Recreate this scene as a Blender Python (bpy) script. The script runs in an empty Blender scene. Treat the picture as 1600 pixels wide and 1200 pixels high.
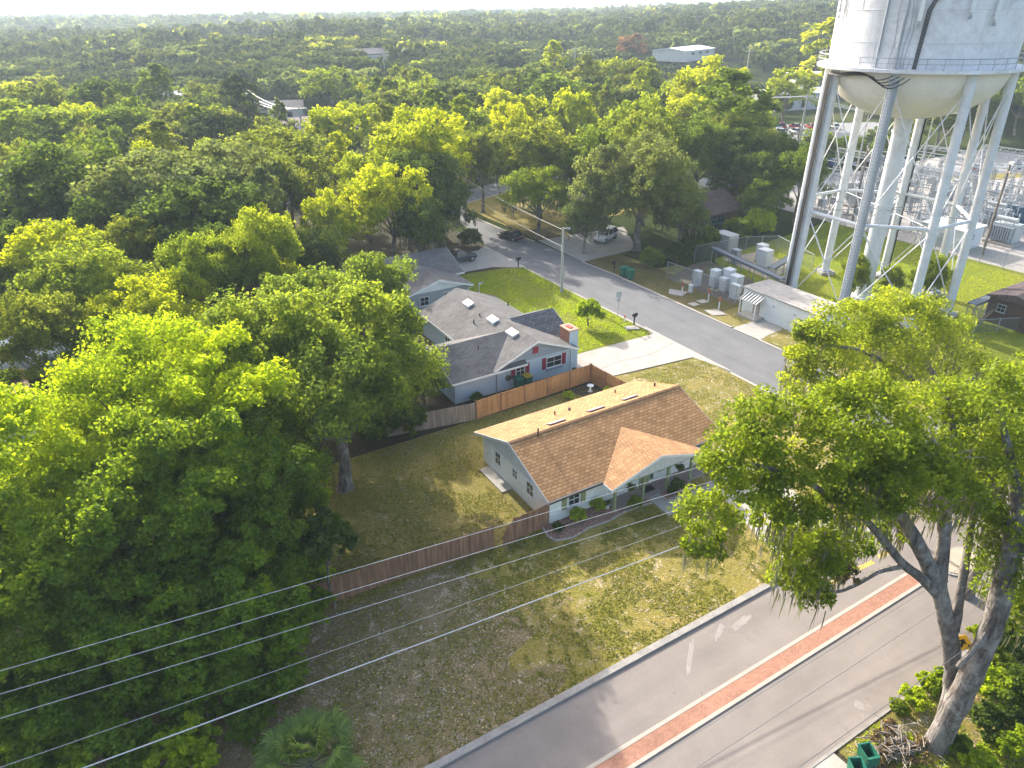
import bpy, math, random
import numpy as np
from mathutils import Vector, Matrix, noise as mnoise
R = math.radians
random.seed(7)
SC = bpy.context.scene
COL = SC.collection
# ------------------------------------------------------------------ camera (x runs along the house front, y into the picture)
F_PX, Y_HOR, ROLL, YAW = 1110.0, 7.0, 0.0105, R(30.8)
CAMP = Vector((-22.08, -32.27, 32.0))
PITCH = math.atan((600 - Y_HOR) / F_PX)
def cam_matrix():
    f = Vector((math.sin(YAW) * math.cos(PITCH), math.cos(YAW) * math.cos(PITCH), -math.sin(PITCH)))
    r = Vector((math.cos(YAW), -math.sin(YAW), 0))
    u = r.cross(f)
    c, s = math.cos(ROLL), math.sin(ROLL)
    r2 = r * c - u * s
    u2 = r * s + u * c
    m = Matrix((r2, u2, -f)).transposed().to_4x4()
    m.translation = CAMP
    return m
CM = cam_matrix()
def G(px, py, z=0.0):
    """ground-plan survey: where the sight line through a photograph pixel meets the level z"""
    d = CM.to_3x3() @ Vector(((px - 800) / F_PX, (600 - py) / F_PX, -1))
    t = (z - CAMP.z) / d.z
    p = CAMP + d * t
    return p.x, p.y
cam = bpy.data.cameras.new("camera")
cam.sensor_width = 36; cam.lens = 36 * F_PX / 1600; cam.clip_end = 20000; cam.clip_start = 0.5
co = bpy.data.objects.new("camera", cam); co.matrix_world = CM; COL.objects.link(co); SC.camera = co
# ------------------------------------------------------------------ light
SUN_EL, SUN_AZ = R(26), R(-2.0)         # sun stands over +y, a little to +x
w = bpy.data.worlds.new("World"); SC.world = w; w.use_nodes = True
nt = w.node_tree; bg = nt.nodes["Background"]
sky = nt.nodes.new("ShaderNodeTexSky"); sky.sky_type = 'NISHITA'; sky.sun_disc = False
sky.sun_elevation = SUN_EL; sky.sun_rotation = -SUN_AZ; sky.air_density = 1.0; sky.dust_density = 4.0; sky.ozone_density = 0.6
nt.links.new(sky.outputs[0], bg.inputs[0]); bg.inputs[1].default_value = 0.15
sl = bpy.data.lights.new("sun", 'SUN'); sl.energy = 3.2; sl.angle = R(0.6); sl.color = (1.0, 0.95, 0.86)
so = bpy.data.objects.new("sun", sl); COL.objects.link(so)
sd = Vector((-math.sin(SUN_AZ) * math.cos(SUN_EL), math.cos(SUN_AZ) * math.cos(SUN_EL), math.sin(SUN_EL)))
so.rotation_euler = sd.to_track_quat('Z', 'Y').to_euler(); so.location = (0, 0, 80)
SC.view_settings.view_transform = 'Standard'; SC.view_settings.look = 'None'; SC.view_settings.gamma = 1.0
SC.view_settings.exposure = 1.72
HAZE = 0.00026
cy = SC.cycles
cy.max_bounces = 5; cy.diffuse_bounces = 3; cy.glossy_bounces = 2; cy.transmission_bounces = 3; cy.volume_bounces = 1
cy.transparent_max_bounces = 8; cy.use_denoising = True; cy.caustics_reflective = False; cy.caustics_refractive = False
cy.sample_clamp_indirect = 6
# ------------------------------------------------------------------ materials
MATS = {}
def _new(name):
    m = bpy.data.materials.new(name); m.use_nodes = True
    return m, m.node_tree, m.node_tree.nodes["Principled BSDF"]
def _noise(nt, scale, detail=4, rough=0.6, coords=None, dist=0.0):
    n = nt.nodes.new("ShaderNodeTexNoise"); n.inputs["Scale"].default_value = scale
    n.inputs["Detail"].default_value = detail; n.inputs["Roughness"].default_value = rough
    n.inputs["Distortion"].default_value = dist
    if coords is not None: nt.links.new(coords, n.inputs["Vector"])
    return n
def _ramp(nt, fac, stops):
    r = nt.nodes.new("ShaderNodeValToRGB"); e = r.color_ramp.elements
    while len(e) < len(stops): e.new(0.5)
    for el, (p, c) in zip(e, stops): el.position = p; el.color = (c[0], c[1], c[2], 1)
    nt.links.new(fac, r.inputs[0]); return r
def _mix(nt, fac, a, b, typ='MIX'):
    m = nt.nodes.new("ShaderNodeMix"); m.data_type = 'RGBA'; m.blend_type = typ
    for k, v in ((0, fac), (6, a), (7, b)):
        if isinstance(v, (int, float)): m.inputs[k].default_value = v
        elif isinstance(v, (tuple, list)): m.inputs[k].default_value = (v[0], v[1], v[2], 1)
        else: nt.links.new(v, m.inputs[k])
    return m.outputs[2]
def _obj(nt):
    return nt.nodes.new("ShaderNodeTexCoord").outputs["Object"]
def _geo(nt):
    return nt.nodes.new("ShaderNodeNewGeometry").outputs["Position"]
def _bump(nt, b, h, strength=0.4, dist=0.05):
    bn = nt.nodes.new("ShaderNodeBump"); bn.inputs["Strength"].default_value = strength; bn.inputs["Distance"].default_value = dist
    nt.links.new(h, bn.inputs["Height"]); nt.links.new(bn.outputs[0], b.inputs["Normal"])
def plain(name, col, rough=0.7, var=0.12, scale=3.0, metal=0.0, spec=0.3, bump=0.0, stain=None):
    """painted or mineral surface with two scales of natural mottling"""
    if name in MATS: return MATS[name]
    m, nt, b = _new(name)
    p = _geo(nt)
    n1 = _noise(nt, scale, 5, 0.65, p); n2 = _noise(nt, scale * 7.3, 3, 0.6, p)
    lo = tuple(c * (1 - var * 1.6) for c in col); hi = tuple(min(1, c * (1 + var)) for c in col)
    r = _ramp(nt, n1.outputs[0], [(0.32, lo), (0.68, hi)])
    c = _mix(nt, 0.35, r.outputs[0], _ramp(nt, n2.outputs[0], [(0.35, lo), (0.65, hi)]).outputs[0])
    if stain:
        n3 = _noise(nt, stain[1], 6, 0.7, p, 0.6)
        f = _ramp(nt, n3.outputs[0], [(stain[2], (0, 0, 0)), (stain[2] + 0.14, (1, 1, 1))])
        c = _mix(nt, f.outputs[0], c, stain[0])
    nt.links.new(c, b.inputs["Base Color"])
    b.inputs["Roughness"].default_value = rough; b.inputs["Metallic"].default_value = metal
    b.inputs["Specular IOR Level"].default_value = spec
    if bump: _bump(nt, b, n2.outputs[0], bump, 0.03)
    MATS[name] = m; return m
def glass(name="window_glass", col=(0.02, 0.03, 0.035)):
    if name in MATS: return MATS[name]
    m, nt, b = _new(name); b.inputs["Base Color"].default_value = (*col, 1); b.inputs["Roughness"].default_value = 0.06
    b.inputs["Specular IOR Level"].default_value = 0.8
    MATS[name] = m; return m
def gloss(name, col, rough=0.25, metal=0.0):
    if name in MATS: return MATS[name]
    m, nt, b = _new(name); n = _noise(nt, 2.5, 3, 0.6, _geo(nt))
    r = _ramp(nt, n.outputs[0], [(0.3, tuple(c * 0.82 for c in col)), (0.7, col)])
    nt.links.new(r.outputs[0], b.inputs["Base Color"]); b.inputs["Roughness"].default_value = rough; b.inputs["Metallic"].default_value = metal
    b.inputs["Coat Weight"].default_value = 0.4; b.inputs["Coat Roughness"].default_value = 0.1
    MATS[name] = m; return m
def lawn_mat(name, green, dry, sand, dryness=0.5, sandiness=0.62, scale=1.0):
    m, nt, b = _new(name); p = _geo(nt)
    big = _noise(nt, 0.16 * scale, 4, 0.6, p); mid = _noise(nt, 0.9 * scale, 5, 0.7, p, 0.4); fine = _noise(nt, 6.5, 5, 0.75, p, 0.5); tiny = _noise(nt, 19, 3, 0.7, p)
    base = _ramp(nt, big.outputs[0], [(dryness - 0.16, green), (dryness + 0.14, dry)]).outputs[0]
    base = _mix(nt, _ramp(nt, mid.outputs[0], [(0.38, (0, 0, 0)), (0.66, (1, 1, 1))]).outputs[0], base, tuple((a * 0.55 + c * 0.45) * 0.8 for a, c in zip(green, dry)))
    base = _mix(nt, _ramp(nt, fine.outputs[0], [(0.45, (0, 0, 0)), (0.62, (0.75, 0.75, 0.75))]).outputs[0], base, tuple(c * 0.5 for c in green))
    add = nt.nodes.new("ShaderNodeMath"); add.operation = 'MULTIPLY_ADD'; add.inputs[1].default_value = 0.55
    nt.links.new(mid.outputs[0], add.inputs[0])
    mul = nt.nodes.new("ShaderNodeMath"); mul.operation = 'MULTIPLY'; mul.inputs[1].default_value = 0.45
    nt.links.new(fine.outputs[0], mul.inputs[0]); nt.links.new(mul.outputs[0], add.inputs[2])
    base = _mix(nt, _ramp(nt, add.outputs[0], [(sandiness - 0.02, (0, 0, 0)), (sandiness + 0.05, (0.9, 0.9, 0.9))]).outputs[0], base, sand)
    base = _mix(nt, 0.5, base, _ramp(nt, tiny.outputs[0], [(0.3, (0.45, 0.45, 0.45)), (0.7, (1.25, 1.25, 1.2))]).outputs[0], 'MULTIPLY')
    nt.links.new(base, b.inputs["Base Color"]); b.inputs["Roughness"].default_value = 0.95; b.inputs["Specular IOR Level"].default_value = 0.1
    _bump(nt, b, fine.outputs[0], 0.9, 0.12)
    MATS[name] = m; return m
def asphalt(name, col, var=0.18):
    m, nt, b = _new(name); p = _geo(nt)
    mp = nt.nodes.new("ShaderNodeMapping"); mp.inputs["Scale"].default_value = (0.12, 1.0, 1) if name == "road_asphalt" else (1.0, 0.12, 1)
    nt.links.new(p, mp.inputs[0])
    streak = _noise(nt, 0.9, 4, 0.6, mp.outputs[0]); n = _noise(nt, 0.35, 6, 0.65, p); g = _noise(nt, 26, 3, 0.8, p)
    c = _ramp(nt, streak.outputs[0], [(0.3, tuple(x * (1 - var) for x in col)), (0.72, tuple(x * (1 + var * 0.6) for x in col))]).outputs[0]
    c = _mix(nt, 0.45, c, _ramp(nt, n.outputs[0], [(0.3, tuple(x * 0.75 for x in col)), (0.7, tuple(x * 1.2 for x in col))]).outputs[0])
    c = _mix(nt, 0.5, c, _ramp(nt, g.outputs[0], [(0.3, (0.6, 0.6, 0.6)), (0.7, (1.25, 1.25, 1.25))]).outputs[0], 'MULTIPLY')
    wp = nt.nodes.new("ShaderNodeVectorMath"); wp.operation = 'MULTIPLY_ADD'; wp.inputs[1].default_value = (2.2, 2.2, 0); nt.links.new(_noise(nt, 0.8, 5, 0.7, p).outputs["Color"], wp.inputs[0]); nt.links.new(p, wp.inputs[2])
    vo = nt.nodes.new("ShaderNodeTexVoronoi"); vo.feature = 'DISTANCE_TO_EDGE'; vo.inputs["Scale"].default_value = 0.16; nt.links.new(wp.outputs[0], vo.inputs["Vector"])
    ck = _ramp(nt, vo.outputs["Distance"], [(0.0, (1, 1, 1)), (0.006, (0, 0, 0))]).outputs[0]
    pk = _ramp(nt, _noise(nt, 0.09, 2, 0.5, p).outputs[0], [(0.48, (0, 0, 0)), (0.60, (0.55, 0.55, 0.55))]).outputs[0]
    cm = nt.nodes.new("ShaderNodeMath"); cm.operation = 'MULTIPLY'; nt.links.new(ck, cm.inputs[0]); nt.links.new(pk, cm.inputs[1])
    c = _mix(nt, cm.outputs[0], c, tuple(x * 0.35 for x in col))
    sp = _noise(nt, 1.7, 2, 0.5, p); c = _mix(nt, _ramp(nt, sp.outputs[0], [(0.70, (0, 0, 0)), (0.76, (0.5, 0.5, 0.5))]).outputs[0], c, tuple(x * 0.55 for x in col))
    nt.links.new(c, b.inputs["Base Color"]); b.inputs["Roughness"].default_value = 0.9; b.inputs["Specular IOR Level"].default_value = 0.2
    _bump(nt, b, g.outputs[0], 0.25, 0.02)
    MATS[name] = m; return m
def brick(name, c1, c2, mortar, scale, bw=0.5, rh=0.25, axis='XY', ms=0.02, bump=0.3, noise_amt=0.35):
    m, nt, b = _new(name); p = _obj(nt)
    sx = nt.nodes.new("ShaderNodeSeparateXYZ"); nt.links.new(p, sx.inputs[0])
    cx = nt.nodes.new("ShaderNodeCombineXYZ")
    nt.links.new(sx.outputs['XYZ'.index(axis[0])], cx.inputs[0]); nt.links.new(sx.outputs['XYZ'.index(axis[1])], cx.inputs[1])
    t = nt.nodes.new("ShaderNodeTexBrick"); nt.links.new(cx.outputs[0], t.inputs["Vector"])
    t.inputs["Scale"].default_value = scale; t.inputs["Brick Width"].default_value = bw; t.inputs["Row Height"].default_value = rh
    t.inputs["Mortar Size"].default_value = ms; t.inputs["Mortar Smooth"].default_value = 0.3; t.inputs["Bias"].default_value = 0.0
    t.inputs["Color1"].default_value = (*c1, 1); t.inputs["Color2"].default_value = (*c2, 1); t.inputs["Mortar"].default_value = (*mortar, 1)
    n = _noise(nt, 0.7, 5, 0.65, p); f = _noise(nt, 9, 3, 0.7, p)
    c = _mix(nt, noise_amt, t.outputs[0], _ramp(nt, n.outputs[0], [(0.3, (0.55, 0.55, 0.55)), (0.7, (1.3, 1.3, 1.3))]).outputs[0], 'MULTIPLY')
    c = _mix(nt, noise_amt, c, _ramp(nt, f.outputs[0], [(0.3, (0.6, 0.6, 0.6)), (0.7, (1.25, 1.25, 1.25))]).outputs[0], 'MULTIPLY')
    nt.links.new(c, b.inputs["Base Color"]); b.inputs["Roughness"].default_value = 0.9; b.inputs["Specular IOR Level"].default_value = 0.15
    _bump(nt, b, t.outputs["Fac"], -bump, 0.02)
    MATS[name] = m; return m
def planks(name, col, axis='X', scale=7.0, var=0.35):
    m, nt, b = _new(name); p = _obj(nt)
    mp = nt.nodes.new("ShaderNodeMapping"); s = [0.35, 0.35, 0.35]; s['XYZ'.index(axis)] = scale; mp.inputs["Scale"].default_value = s
    nt.links.new(p, mp.inputs[0])
    n = _noise(nt, 1.0, 3, 0.5, mp.outputs[0]); w_ = _noise(nt, 0.8, 4, 0.6, p)
    c = _ramp(nt, n.outputs[0], [(0.3, tuple(x * (1 - var) for x in col)), (0.7, tuple(x * (1 + var) for x in col))]).outputs[0]
    c = _mix(nt, 0.4, c, _ramp(nt, w_.outputs[0], [(0.3, (0.65, 0.65, 0.65)), (0.7, (1.2, 1.2, 1.2))]).outputs[0], 'MULTIPLY')
    nt.links.new(c, b.inputs["Base Color"]); b.inputs["Roughness"].default_value = 0.85; b.inputs["Specular IOR Level"].default_value = 0.15
    MATS[name] = m; return m
def bark_mat(name, dark, pale, sc=5.0):
    """furrowed bark, stretched up the stem, with pale lichen"""
    m, nt, b = _new(name); p = _geo(nt)
    mp = nt.nodes.new("ShaderNodeMapping"); mp.inputs["Scale"].default_value = (1, 1, 0.22); nt.links.new(p, mp.inputs[0])
    f = _noise(nt, sc, 5, 0.7, mp.outputs[0], 0.5); l = _noise(nt, 1.1, 6, 0.7, p); k = _noise(nt, 3.0, 4, 0.6, p)
    c = _ramp(nt, f.outputs[0], [(0.36, tuple(x * 0.5 for x in dark)), (0.5, dark), (0.66, pale)]).outputs[0]
    c = _mix(nt, _ramp(nt, l.outputs[0], [(0.52, (0, 0, 0)), (0.62, (0.6, 0.6, 0.6))]).outputs[0], c, tuple(min(1, x * 1.35) for x in pale))
    c = _mix(nt, _ramp(nt, k.outputs[0], [(0.56, (0, 0, 0)), (0.72, (0.4, 0.4, 0.4))]).outputs[0], c, (0.06, 0.06, 0.04))
    nt.links.new(c, b.inputs["Base Color"]); b.inputs["Roughness"].default_value = 0.95; b.inputs["Specular IOR Level"].default_value = 0.1
    _bump(nt, b, f.outputs[0], 1.0, 0.12); MATS[name] = m
def leaf_mat(name, col, trans=None, tfac=0.48, rnd=0.35):
    """leaves: diffuse + light shining through, varied by clump (mesh attribute) and by tree"""
    m = bpy.data.materials.new(name); m.use_nodes = True; nt = m.node_tree; nt.nodes.clear()
    out = nt.nodes.new("ShaderNodeOutputMaterial")
    at = nt.nodes.new("ShaderNodeAttribute"); at.attribute_name = "tint"
    oi = nt.nodes.new("ShaderNodeObjectInfo")
    trans = trans or tuple(min(1, c * 1.9) for c in col)
    col = (col[0] * 1.75, col[1] * 1.75, col[2] * 1.2); trans = (trans[0] * 1.8, trans[1] * 1.8, trans[2] * 1.1)
    def shade(c):
        r = _ramp(nt, at.outputs["Fac"], [(0.0, (c[0] * 0.55, c[1] * 0.62, c[2] * 0.8)), (0.5, c), (1.0, (c[0] * 1.5, c[1] * 1.36, c[2] * 1.1))]).outputs[0]
        return _mix(nt, rnd, r, _ramp(nt, oi.outputs["Random"], [(0.0, (0.62, 0.72, 0.85)), (0.5, (1, 1, 1)), (1.0, (1.35, 1.22, 0.95))]).outputs[0], 'MULTIPLY')
    d = nt.nodes.new("ShaderNodeBsdfDiffuse"); nt.links.new(shade(col), d.inputs[0])
    t = nt.nodes.new("ShaderNodeBsdfTranslucent"); nt.links.new(shade(trans), t.inputs[0])
    g = nt.nodes.new("ShaderNodeBsdfGlossy"); g.inputs["Roughness"].default_value = 0.45; g.inputs["Color"].default_value = (0.8, 0.85, 0.8, 1)
    mx = nt.nodes.new("ShaderNodeMixShader"); mx.inputs[0].default_value = tfac
    nt.links.new(d.outputs[0], mx.inputs[1]); nt.links.new(t.outputs[0], mx.inputs[2])
    m2 = nt.nodes.new("ShaderNodeMixShader"); m2.inputs[0].default_value = 0.006
    nt.links.new(mx.outputs[0], m2.inputs[1]); nt.links.new(g.outputs[0], m2.inputs[2])
    nt.links.new(m2.outputs[0], out.inputs["Surface"])
    MATS[name] = m; return m
# ------------------------------------------------------------------ mesh helpers
class MB:
    """collects boxes, prisms and tubes and links them as one mesh object"""
    def __init__(s): s.v = []; s.f = []
    def add(s, vs, fs):
        o = len(s.v); s.v += [tuple(v) for v in vs]; s.f += [tuple(i + o for i in f) for f in fs]; return s
    def box(s, x0, x1, y0, y1, z0, z1):
        return s.add([(x0, y0, z0), (x1, y0, z0), (x1, y1, z0), (x0, y1, z0), (x0, y0, z1), (x1, y0, z1), (x1, y1, z1), (x0, y1, z1)],
                     [(3, 2, 1, 0), (4, 5, 6, 7), (0, 1, 5, 4), (1, 2, 6, 5), (2, 3, 7, 6), (3, 0, 4, 7)])
    def cbox(s, cx, cy, z0, sx, sy, sz, rot=0.0):
        c, q = math.cos(rot), math.sin(rot); vs = []
        for z in (z0, z0 + sz):
            for dx, dy in ((-1, -1), (1, -1), (1, 1), (-1, 1)):
                x, y = dx * sx / 2, dy * sy / 2; vs.append((cx + x * c - y * q, cy + x * q + y * c, z))
        return s.add(vs, [(3, 2, 1, 0), (4, 5, 6, 7), (0, 1, 5, 4), (1, 2, 6, 5), (2, 3, 7, 6), (3, 0, 4, 7)])
    def prism(s, poly, axis, a0, a1):
        """polygon in the two other axes, pushed along axis from a0 to a1"""
        n = len(poly); vs = []
        for a in (a0, a1):
            for p, q in poly: vs.append({'x': (a, p, q), 'y': (p, a, q), 'z': (p, q, a)}[axis])
        return s.add(vs, [tuple(range(n))[::-1], tuple(range(n, 2 * n))] + [(i, (i + 1) % n, n + (i + 1) % n, n + i) for i in range(n)])
    def tube(s, pts, rad, n=8, cap=True):
        pts = [Vector(p) for p in pts]; k = len(pts)
        if not hasattr(rad, '__len__'): rad = [rad] * k
        ref = None; vs = []
        for i, p in enumerate(pts):
            t = (pts[min(i + 1, k - 1)] - pts[max(i - 1, 0)]).normalized()
            if ref is None: ref = Vector((1, 0, 0)) if abs(t.x) < 0.8 else Vector((0, 1, 0))
            a = (ref - t * ref.dot(t)).normalized(); b = t.cross(a); ref = a
            for j in range(n):
                g = 2 * math.pi * j / n; vs.append(p + (a * math.cos(g) + b * math.sin(g)) * rad[i])
        fs = [(i * n + j, i * n + (j + 1) % n, (i + 1) * n + (j + 1) % n, (i + 1) * n + j) for i in range(k - 1) for j in range(n)]
        if cap: fs += [tuple(range(n))[::-1], tuple(range((k - 1) * n, k * n))]
        return s.add(vs, fs)
    def lathe(s, prof, n=48, c=(0, 0), cap=True):
        vs = []; k = len(prof)
        for r, z in prof:
            for j in range(n):
                g = 2 * math.pi * j / n; vs.append((c[0] + r * math.cos(g), c[1] + r * math.sin(g), z))
        fs = [(i * n + j, i * n + (j + 1) % n, (i + 1) * n + (j + 1) % n, (i + 1) * n + j) for i in range(k - 1) for j in range(n)]
        if cap: fs += [tuple(range(n))[::-1], tuple(range((k - 1) * n, k * n))]
        return s.add(vs, fs)
    def build(s, name, m, parent=None, smooth=False, loc=None):
        me = bpy.data.meshes.new(name); me.from_pydata(s.v, [], s.f); me.update()
        if isinstance(m, str): m = MATS[m]
        me.materials.append(m)
        if smooth:
            me.polygons.foreach_set("use_smooth", [True] * len(me.polygons))
            try: me.set_sharp_from_angle(angle=R(40))
            except Exception: pass
        o = bpy.data.objects.new(name, me); COL.objects.link(o)
        if parent is not None: o.parent = parent
        if loc is not None: o.location = loc
        return o
def tag(o, label=None, cat=None, group=None, kind=None):
    if label: o["label"] = label
    if cat: o["category"] = cat
    if group: o["group"] = group
    if kind: o["kind"] = kind
    return o
def thing(name, label, cat, loc=(0, 0, 0), rz=0.0, group=None):
    o = bpy.data.objects.new(name, None); COL.objects.link(o); o.empty_display_size = 0.3
    o.location = loc; o.rotation_euler = (0, 0, rz)
    return tag(o, label, cat, group)
def copy_tree(o, parent=None):
    c = o.copy(); COL.objects.link(c); c.parent = parent
    for ch in [x for x in o.children if x.name in COL.objects]: copy_tree(ch, c)
    return c
def struct(name, mb, m): return tag(mb.build(name, m), kind="structure")
def sheet(name, poly, z, m, kind="structure", t=0.0):
    mb = MB()
    if t: mb.prism(poly, 'z', z - t, z)
    else: mb.add([(x, y, z) for x, y in poly], [tuple(range(len(poly)))])
    return tag(mb.build(name, m), kind=kind)
def np_mesh(name, verts, nper, m, tint=None, parent=None):
    """a mesh of many separate leaves, nper corners each, straight from an array"""
    nv = len(verts); nf = nv // nper
    me = bpy.data.meshes.new(name)
    me.vertices.add(nv); me.vertices.foreach_set("co", np.ascontiguousarray(verts, dtype=np.float32).ravel())
    me.loops.add(nv); me.loops.foreach_set("vertex_index", np.arange(nv, dtype=np.int32))
    me.polygons.add(nf); me.polygons.foreach_set("loop_start", np.arange(0, nv, nper, dtype=np.int32))
    me.update(calc_edges=True)
    if tint is not None:
        a = me.attributes.new("tint", 'FLOAT', 'FACE'); a.data.foreach_set("value", np.ascontiguousarray(tint, dtype=np.float32))
    me.materials.append(MATS[m] if isinstance(m, str) else m)
    return me
# ================================================================== palette
plain("white_paint", (0.72, 0.73, 0.72), 0.6, 0.06, 1.2)
plain("house_white", (0.74, 0.75, 0.73), 0.75, 0.05, 0.8, stain=((0.5, 0.52, 0.5), 1.1, 0.62))
plain("siding_grey", (0.56, 0.58, 0.57), 0.7, 0.06, 1.0)
plain("sage", (0.26, 0.29, 0.15), 0.6, 0.08, 2)
plain("trim_dark", (0.05, 0.045, 0.04), 0.6, 0.1)
plain("concrete", (0.33, 0.31, 0.28), 0.9, 0.13, 0.7, bump=0.2, stain=((0.30, 0.28, 0.25), 0.5, 0.58))
plain("concrete_pale", (0.37, 0.34, 0.30), 0.9, 0.12, 0.6, bump=0.2, stain=((0.36, 0.33, 0.29), 0.4, 0.60))
plain("kerb_concrete", (0.29, 0.27, 0.245), 0.9, 0.18, 1.2, bump=0.2, stain=((0.2, 0.19, 0.18), 1.4, 0.58))
plain("band_concrete", (0.37, 0.33, 0.28), 0.9, 0.1, 1.5)
plain("steel_grey", (0.33, 0.36, 0.40), 0.5, 0.12, 1.5, 0.0, 0.4)
plain("galvanised", (0.30, 0.32, 0.34), 0.55, 0.15, 2.5, 0.3, 0.4)
plain("porcelain", (0.30, 0.33, 0.36), 0.35, 0.1, 5)
plain("porcelain_brown", (0.12, 0.07, 0.05), 0.35, 0.1, 5)
plain("cabinet_grey", (0.40, 0.42, 0.42), 0.5, 0.08, 1.5)
plain("rubber_black", (0.02, 0.02, 0.022), 0.6, 0.1)
plain("pole_wood", (0.20, 0.165, 0.135), 0.9, 0.25, 2.5)
plain("pole_grey", (0.42, 0.40, 0.37), 0.9, 0.15, 2.5)
plain("wire_metal", (0.5, 0.5, 0.5), 0.5, 0.05); plain("wire_far", (0.35, 0.35, 0.35), 0.7, 0.05)
plain("wire_dark", (0.20, 0.20, 0.20), 0.5, 0.05)
plain("bin_green", (0.015, 0.13, 0.085), 0.5, 0.1)
plain("bin_yellow", (0.50, 0.32, 0.02), 0.5, 0.1)
plain("bin_inside", (0.01, 0.05, 0.035), 0.7, 0.1)
plain("shutter_red", (0.26, 0.02, 0.045), 0.6, 0.1)
plain("blue_wall", (0.42, 0.52, 0.58), 0.7, 0.06, 0.9, stain=((0.35, 0.45, 0.5), 1.0, 0.62))
plain("blue_grey_siding", (0.26, 0.31, 0.36), 0.7, 0.07, 1.0)
plain("grey_house_wall", (0.28, 0.32, 0.34), 0.7, 0.07, 1.0)
plain("brown_wall", (0.09, 0.06, 0.045), 0.8, 0.2, 1.5)
plain("teal_paint", (0.06, 0.22, 0.25), 0.5, 0.1, 2)
plain("roof_flat_grey", (0.40, 0.37, 0.34), 0.9, 0.2, 0.5, stain=((0.24, 0.22, 0.20), 0.7, 0.56))
plain("shed_white", (0.64, 0.66, 0.65), 0.75, 0.07, 0.7, stain=((0.5, 0.5, 0.46), 0.8, 0.60))
plain("tank_white", (0.72, 0.71, 0.73), 0.55, 0.14, 0.3, 0.0, 0.3, stain=((0.53, 0.52, 0.53), 0.25, 0.52))
plain("tank_leg", (0.62, 0.63, 0.65), 0.5, 0.10, 0.8, 0.0, 0.35, stain=((0.46, 0.46, 0.46), 0.9, 0.58))
plain("tank_bowl", (0.74, 0.72, 0.69), 0.5, 0.07, 0.3, 0.0, 0.3)
plain("tray_grey", (0.13, 0.15, 0.17), 0.6, 0.15, 1.5)
plain("red_marker", (0.5, 0.05, 0.03), 0.6, 0.1)
plain("orange_marker", (0.45, 0.14, 0.04), 0.6, 0.1)
plain("yellow_sign", (0.75, 0.36, 0.01), 0.5, 0.06)
plain("firewall_blue", (0.05, 0.11, 0.16), 0.8, 0.1)
plain("mulch_dark", (0.07, 0.05, 0.04), 0.95, 0.3, 4)
plain("vent_lilac", (0.30, 0.24, 0.25), 0.6, 0.08)
plain("skylight_white", (0.75, 0.77, 0.78), 0.25, 0.04)
plain("paver_purple", (0.30, 0.24, 0.23), 0.9, 0.15, 4)
plain("wood_dark", (0.05, 0.04, 0.035), 0.9, 0.2)
bark_mat("bark", (0.15, 0.13, 0.11), (0.26, 0.235, 0.21)); bark_mat("bark_pale", (0.16, 0.14, 0.125), (0.27, 0.25, 0.23), 4.0)
plain("dead_wood", (0.27, 0.23, 0.19), 0.9, 0.2, 2)
plain("metal_roof", (0.70, 0.71, 0.72), 0.5, 0.08, 0.2)
plain("rose_roof", (0.30, 0.22, 0.19), 0.9, 0.15, 1.5); plain("dark_roof", (0.11, 0.105, 0.11), 0.9, 0.2, 1)
plain("pink_roof", (0.45, 0.27, 0.20), 0.9, 0.12, 1.5)
plain("pale_wall", (0.55, 0.53, 0.50), 0.8, 0.1, 1)
gloss("car_black", (0.012, 0.012, 0.014)); gloss("car_slate", (0.025, 0.045, 0.055)); gloss("car_white", (0.7, 0.7, 0.7)); gloss("car_red", (0.35, 0.02, 0.02)); gloss("car_silver", (0.4, 0.41, 0.42)); gloss("car_blue", (0.04, 0.08, 0.2))
plain("tyre", (0.02, 0.02, 0.02), 0.9); plain("lamp_red", (0.3, 0.01, 0.01), 0.3); plain("lamp_clear", (0.6, 0.6, 0.6), 0.2)
glass()
brick("roof_shingle", (0.46, 0.265, 0.125), (0.32, 0.17, 0.075), (0.21, 0.112, 0.052), 1.0, 0.46, 0.25, 'XY', 0.03, 0.35, 0.4)
brick("roof_shingle_porch", (0.45, 0.26, 0.125), (0.33, 0.18, 0.085), (0.25, 0.145, 0.085), 1.0, 0.25, 0.46, 'XY', 0.03, 0.5, 0.45)
brick("roof_grey", (0.175, 0.167, 0.163), (0.135, 0.128, 0.126), (0.08, 0.077, 0.075), 1.0, 0.45, 0.2, 'XY', 0.02, 0.3, 0.6)
brick("roof_slate", (0.13, 0.135, 0.15), (0.075, 0.08, 0.09), (0.04, 0.04, 0.045), 1.0, 0.5, 0.26, 'XY', 0.03, 0.5, 0.4)
brick("roof_brown", (0.13, 0.10, 0.10), (0.09, 0.07, 0.07), (0.05, 0.04, 0.04), 1.0, 0.5, 0.24, 'XY', 0.03, 0.4, 0.5)
brick("brick_paving", (0.36, 0.185, 0.125), (0.28, 0.14, 0.095), (0.36, 0.2, 0.14), 1.0, 0.22, 0.11, 'XY', 0.012, 0.3, 0.4)
brick("chimney_brick", (0.38, 0.14, 0.08), (0.26, 0.09, 0.055), (0.30, 0.25, 0.21), 1.0, 0.24, 0.09, 'YZ', 0.012, 0.3, 0.3)
planks("fence_wood", (0.20, 0.115, 0.065), 'X', 7.0); planks("fence_wood_side", (0.20, 0.115, 0.065), 'Y', 7.0)
planks("fence_brown", (0.26, 0.145, 0.09), 'X', 7.0); planks("fence_tan", (0.36, 0.19, 0.085), 'X', 6.5, 0.22); planks("fence_grey", (0.25, 0.20, 0.165), 'X', 6.5)
lawn_mat("lawn_front", (0.20, 0.205, 0.022), (0.42, 0.31, 0.10), (0.62, 0.48, 0.32), 0.44, 0.56)
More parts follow.
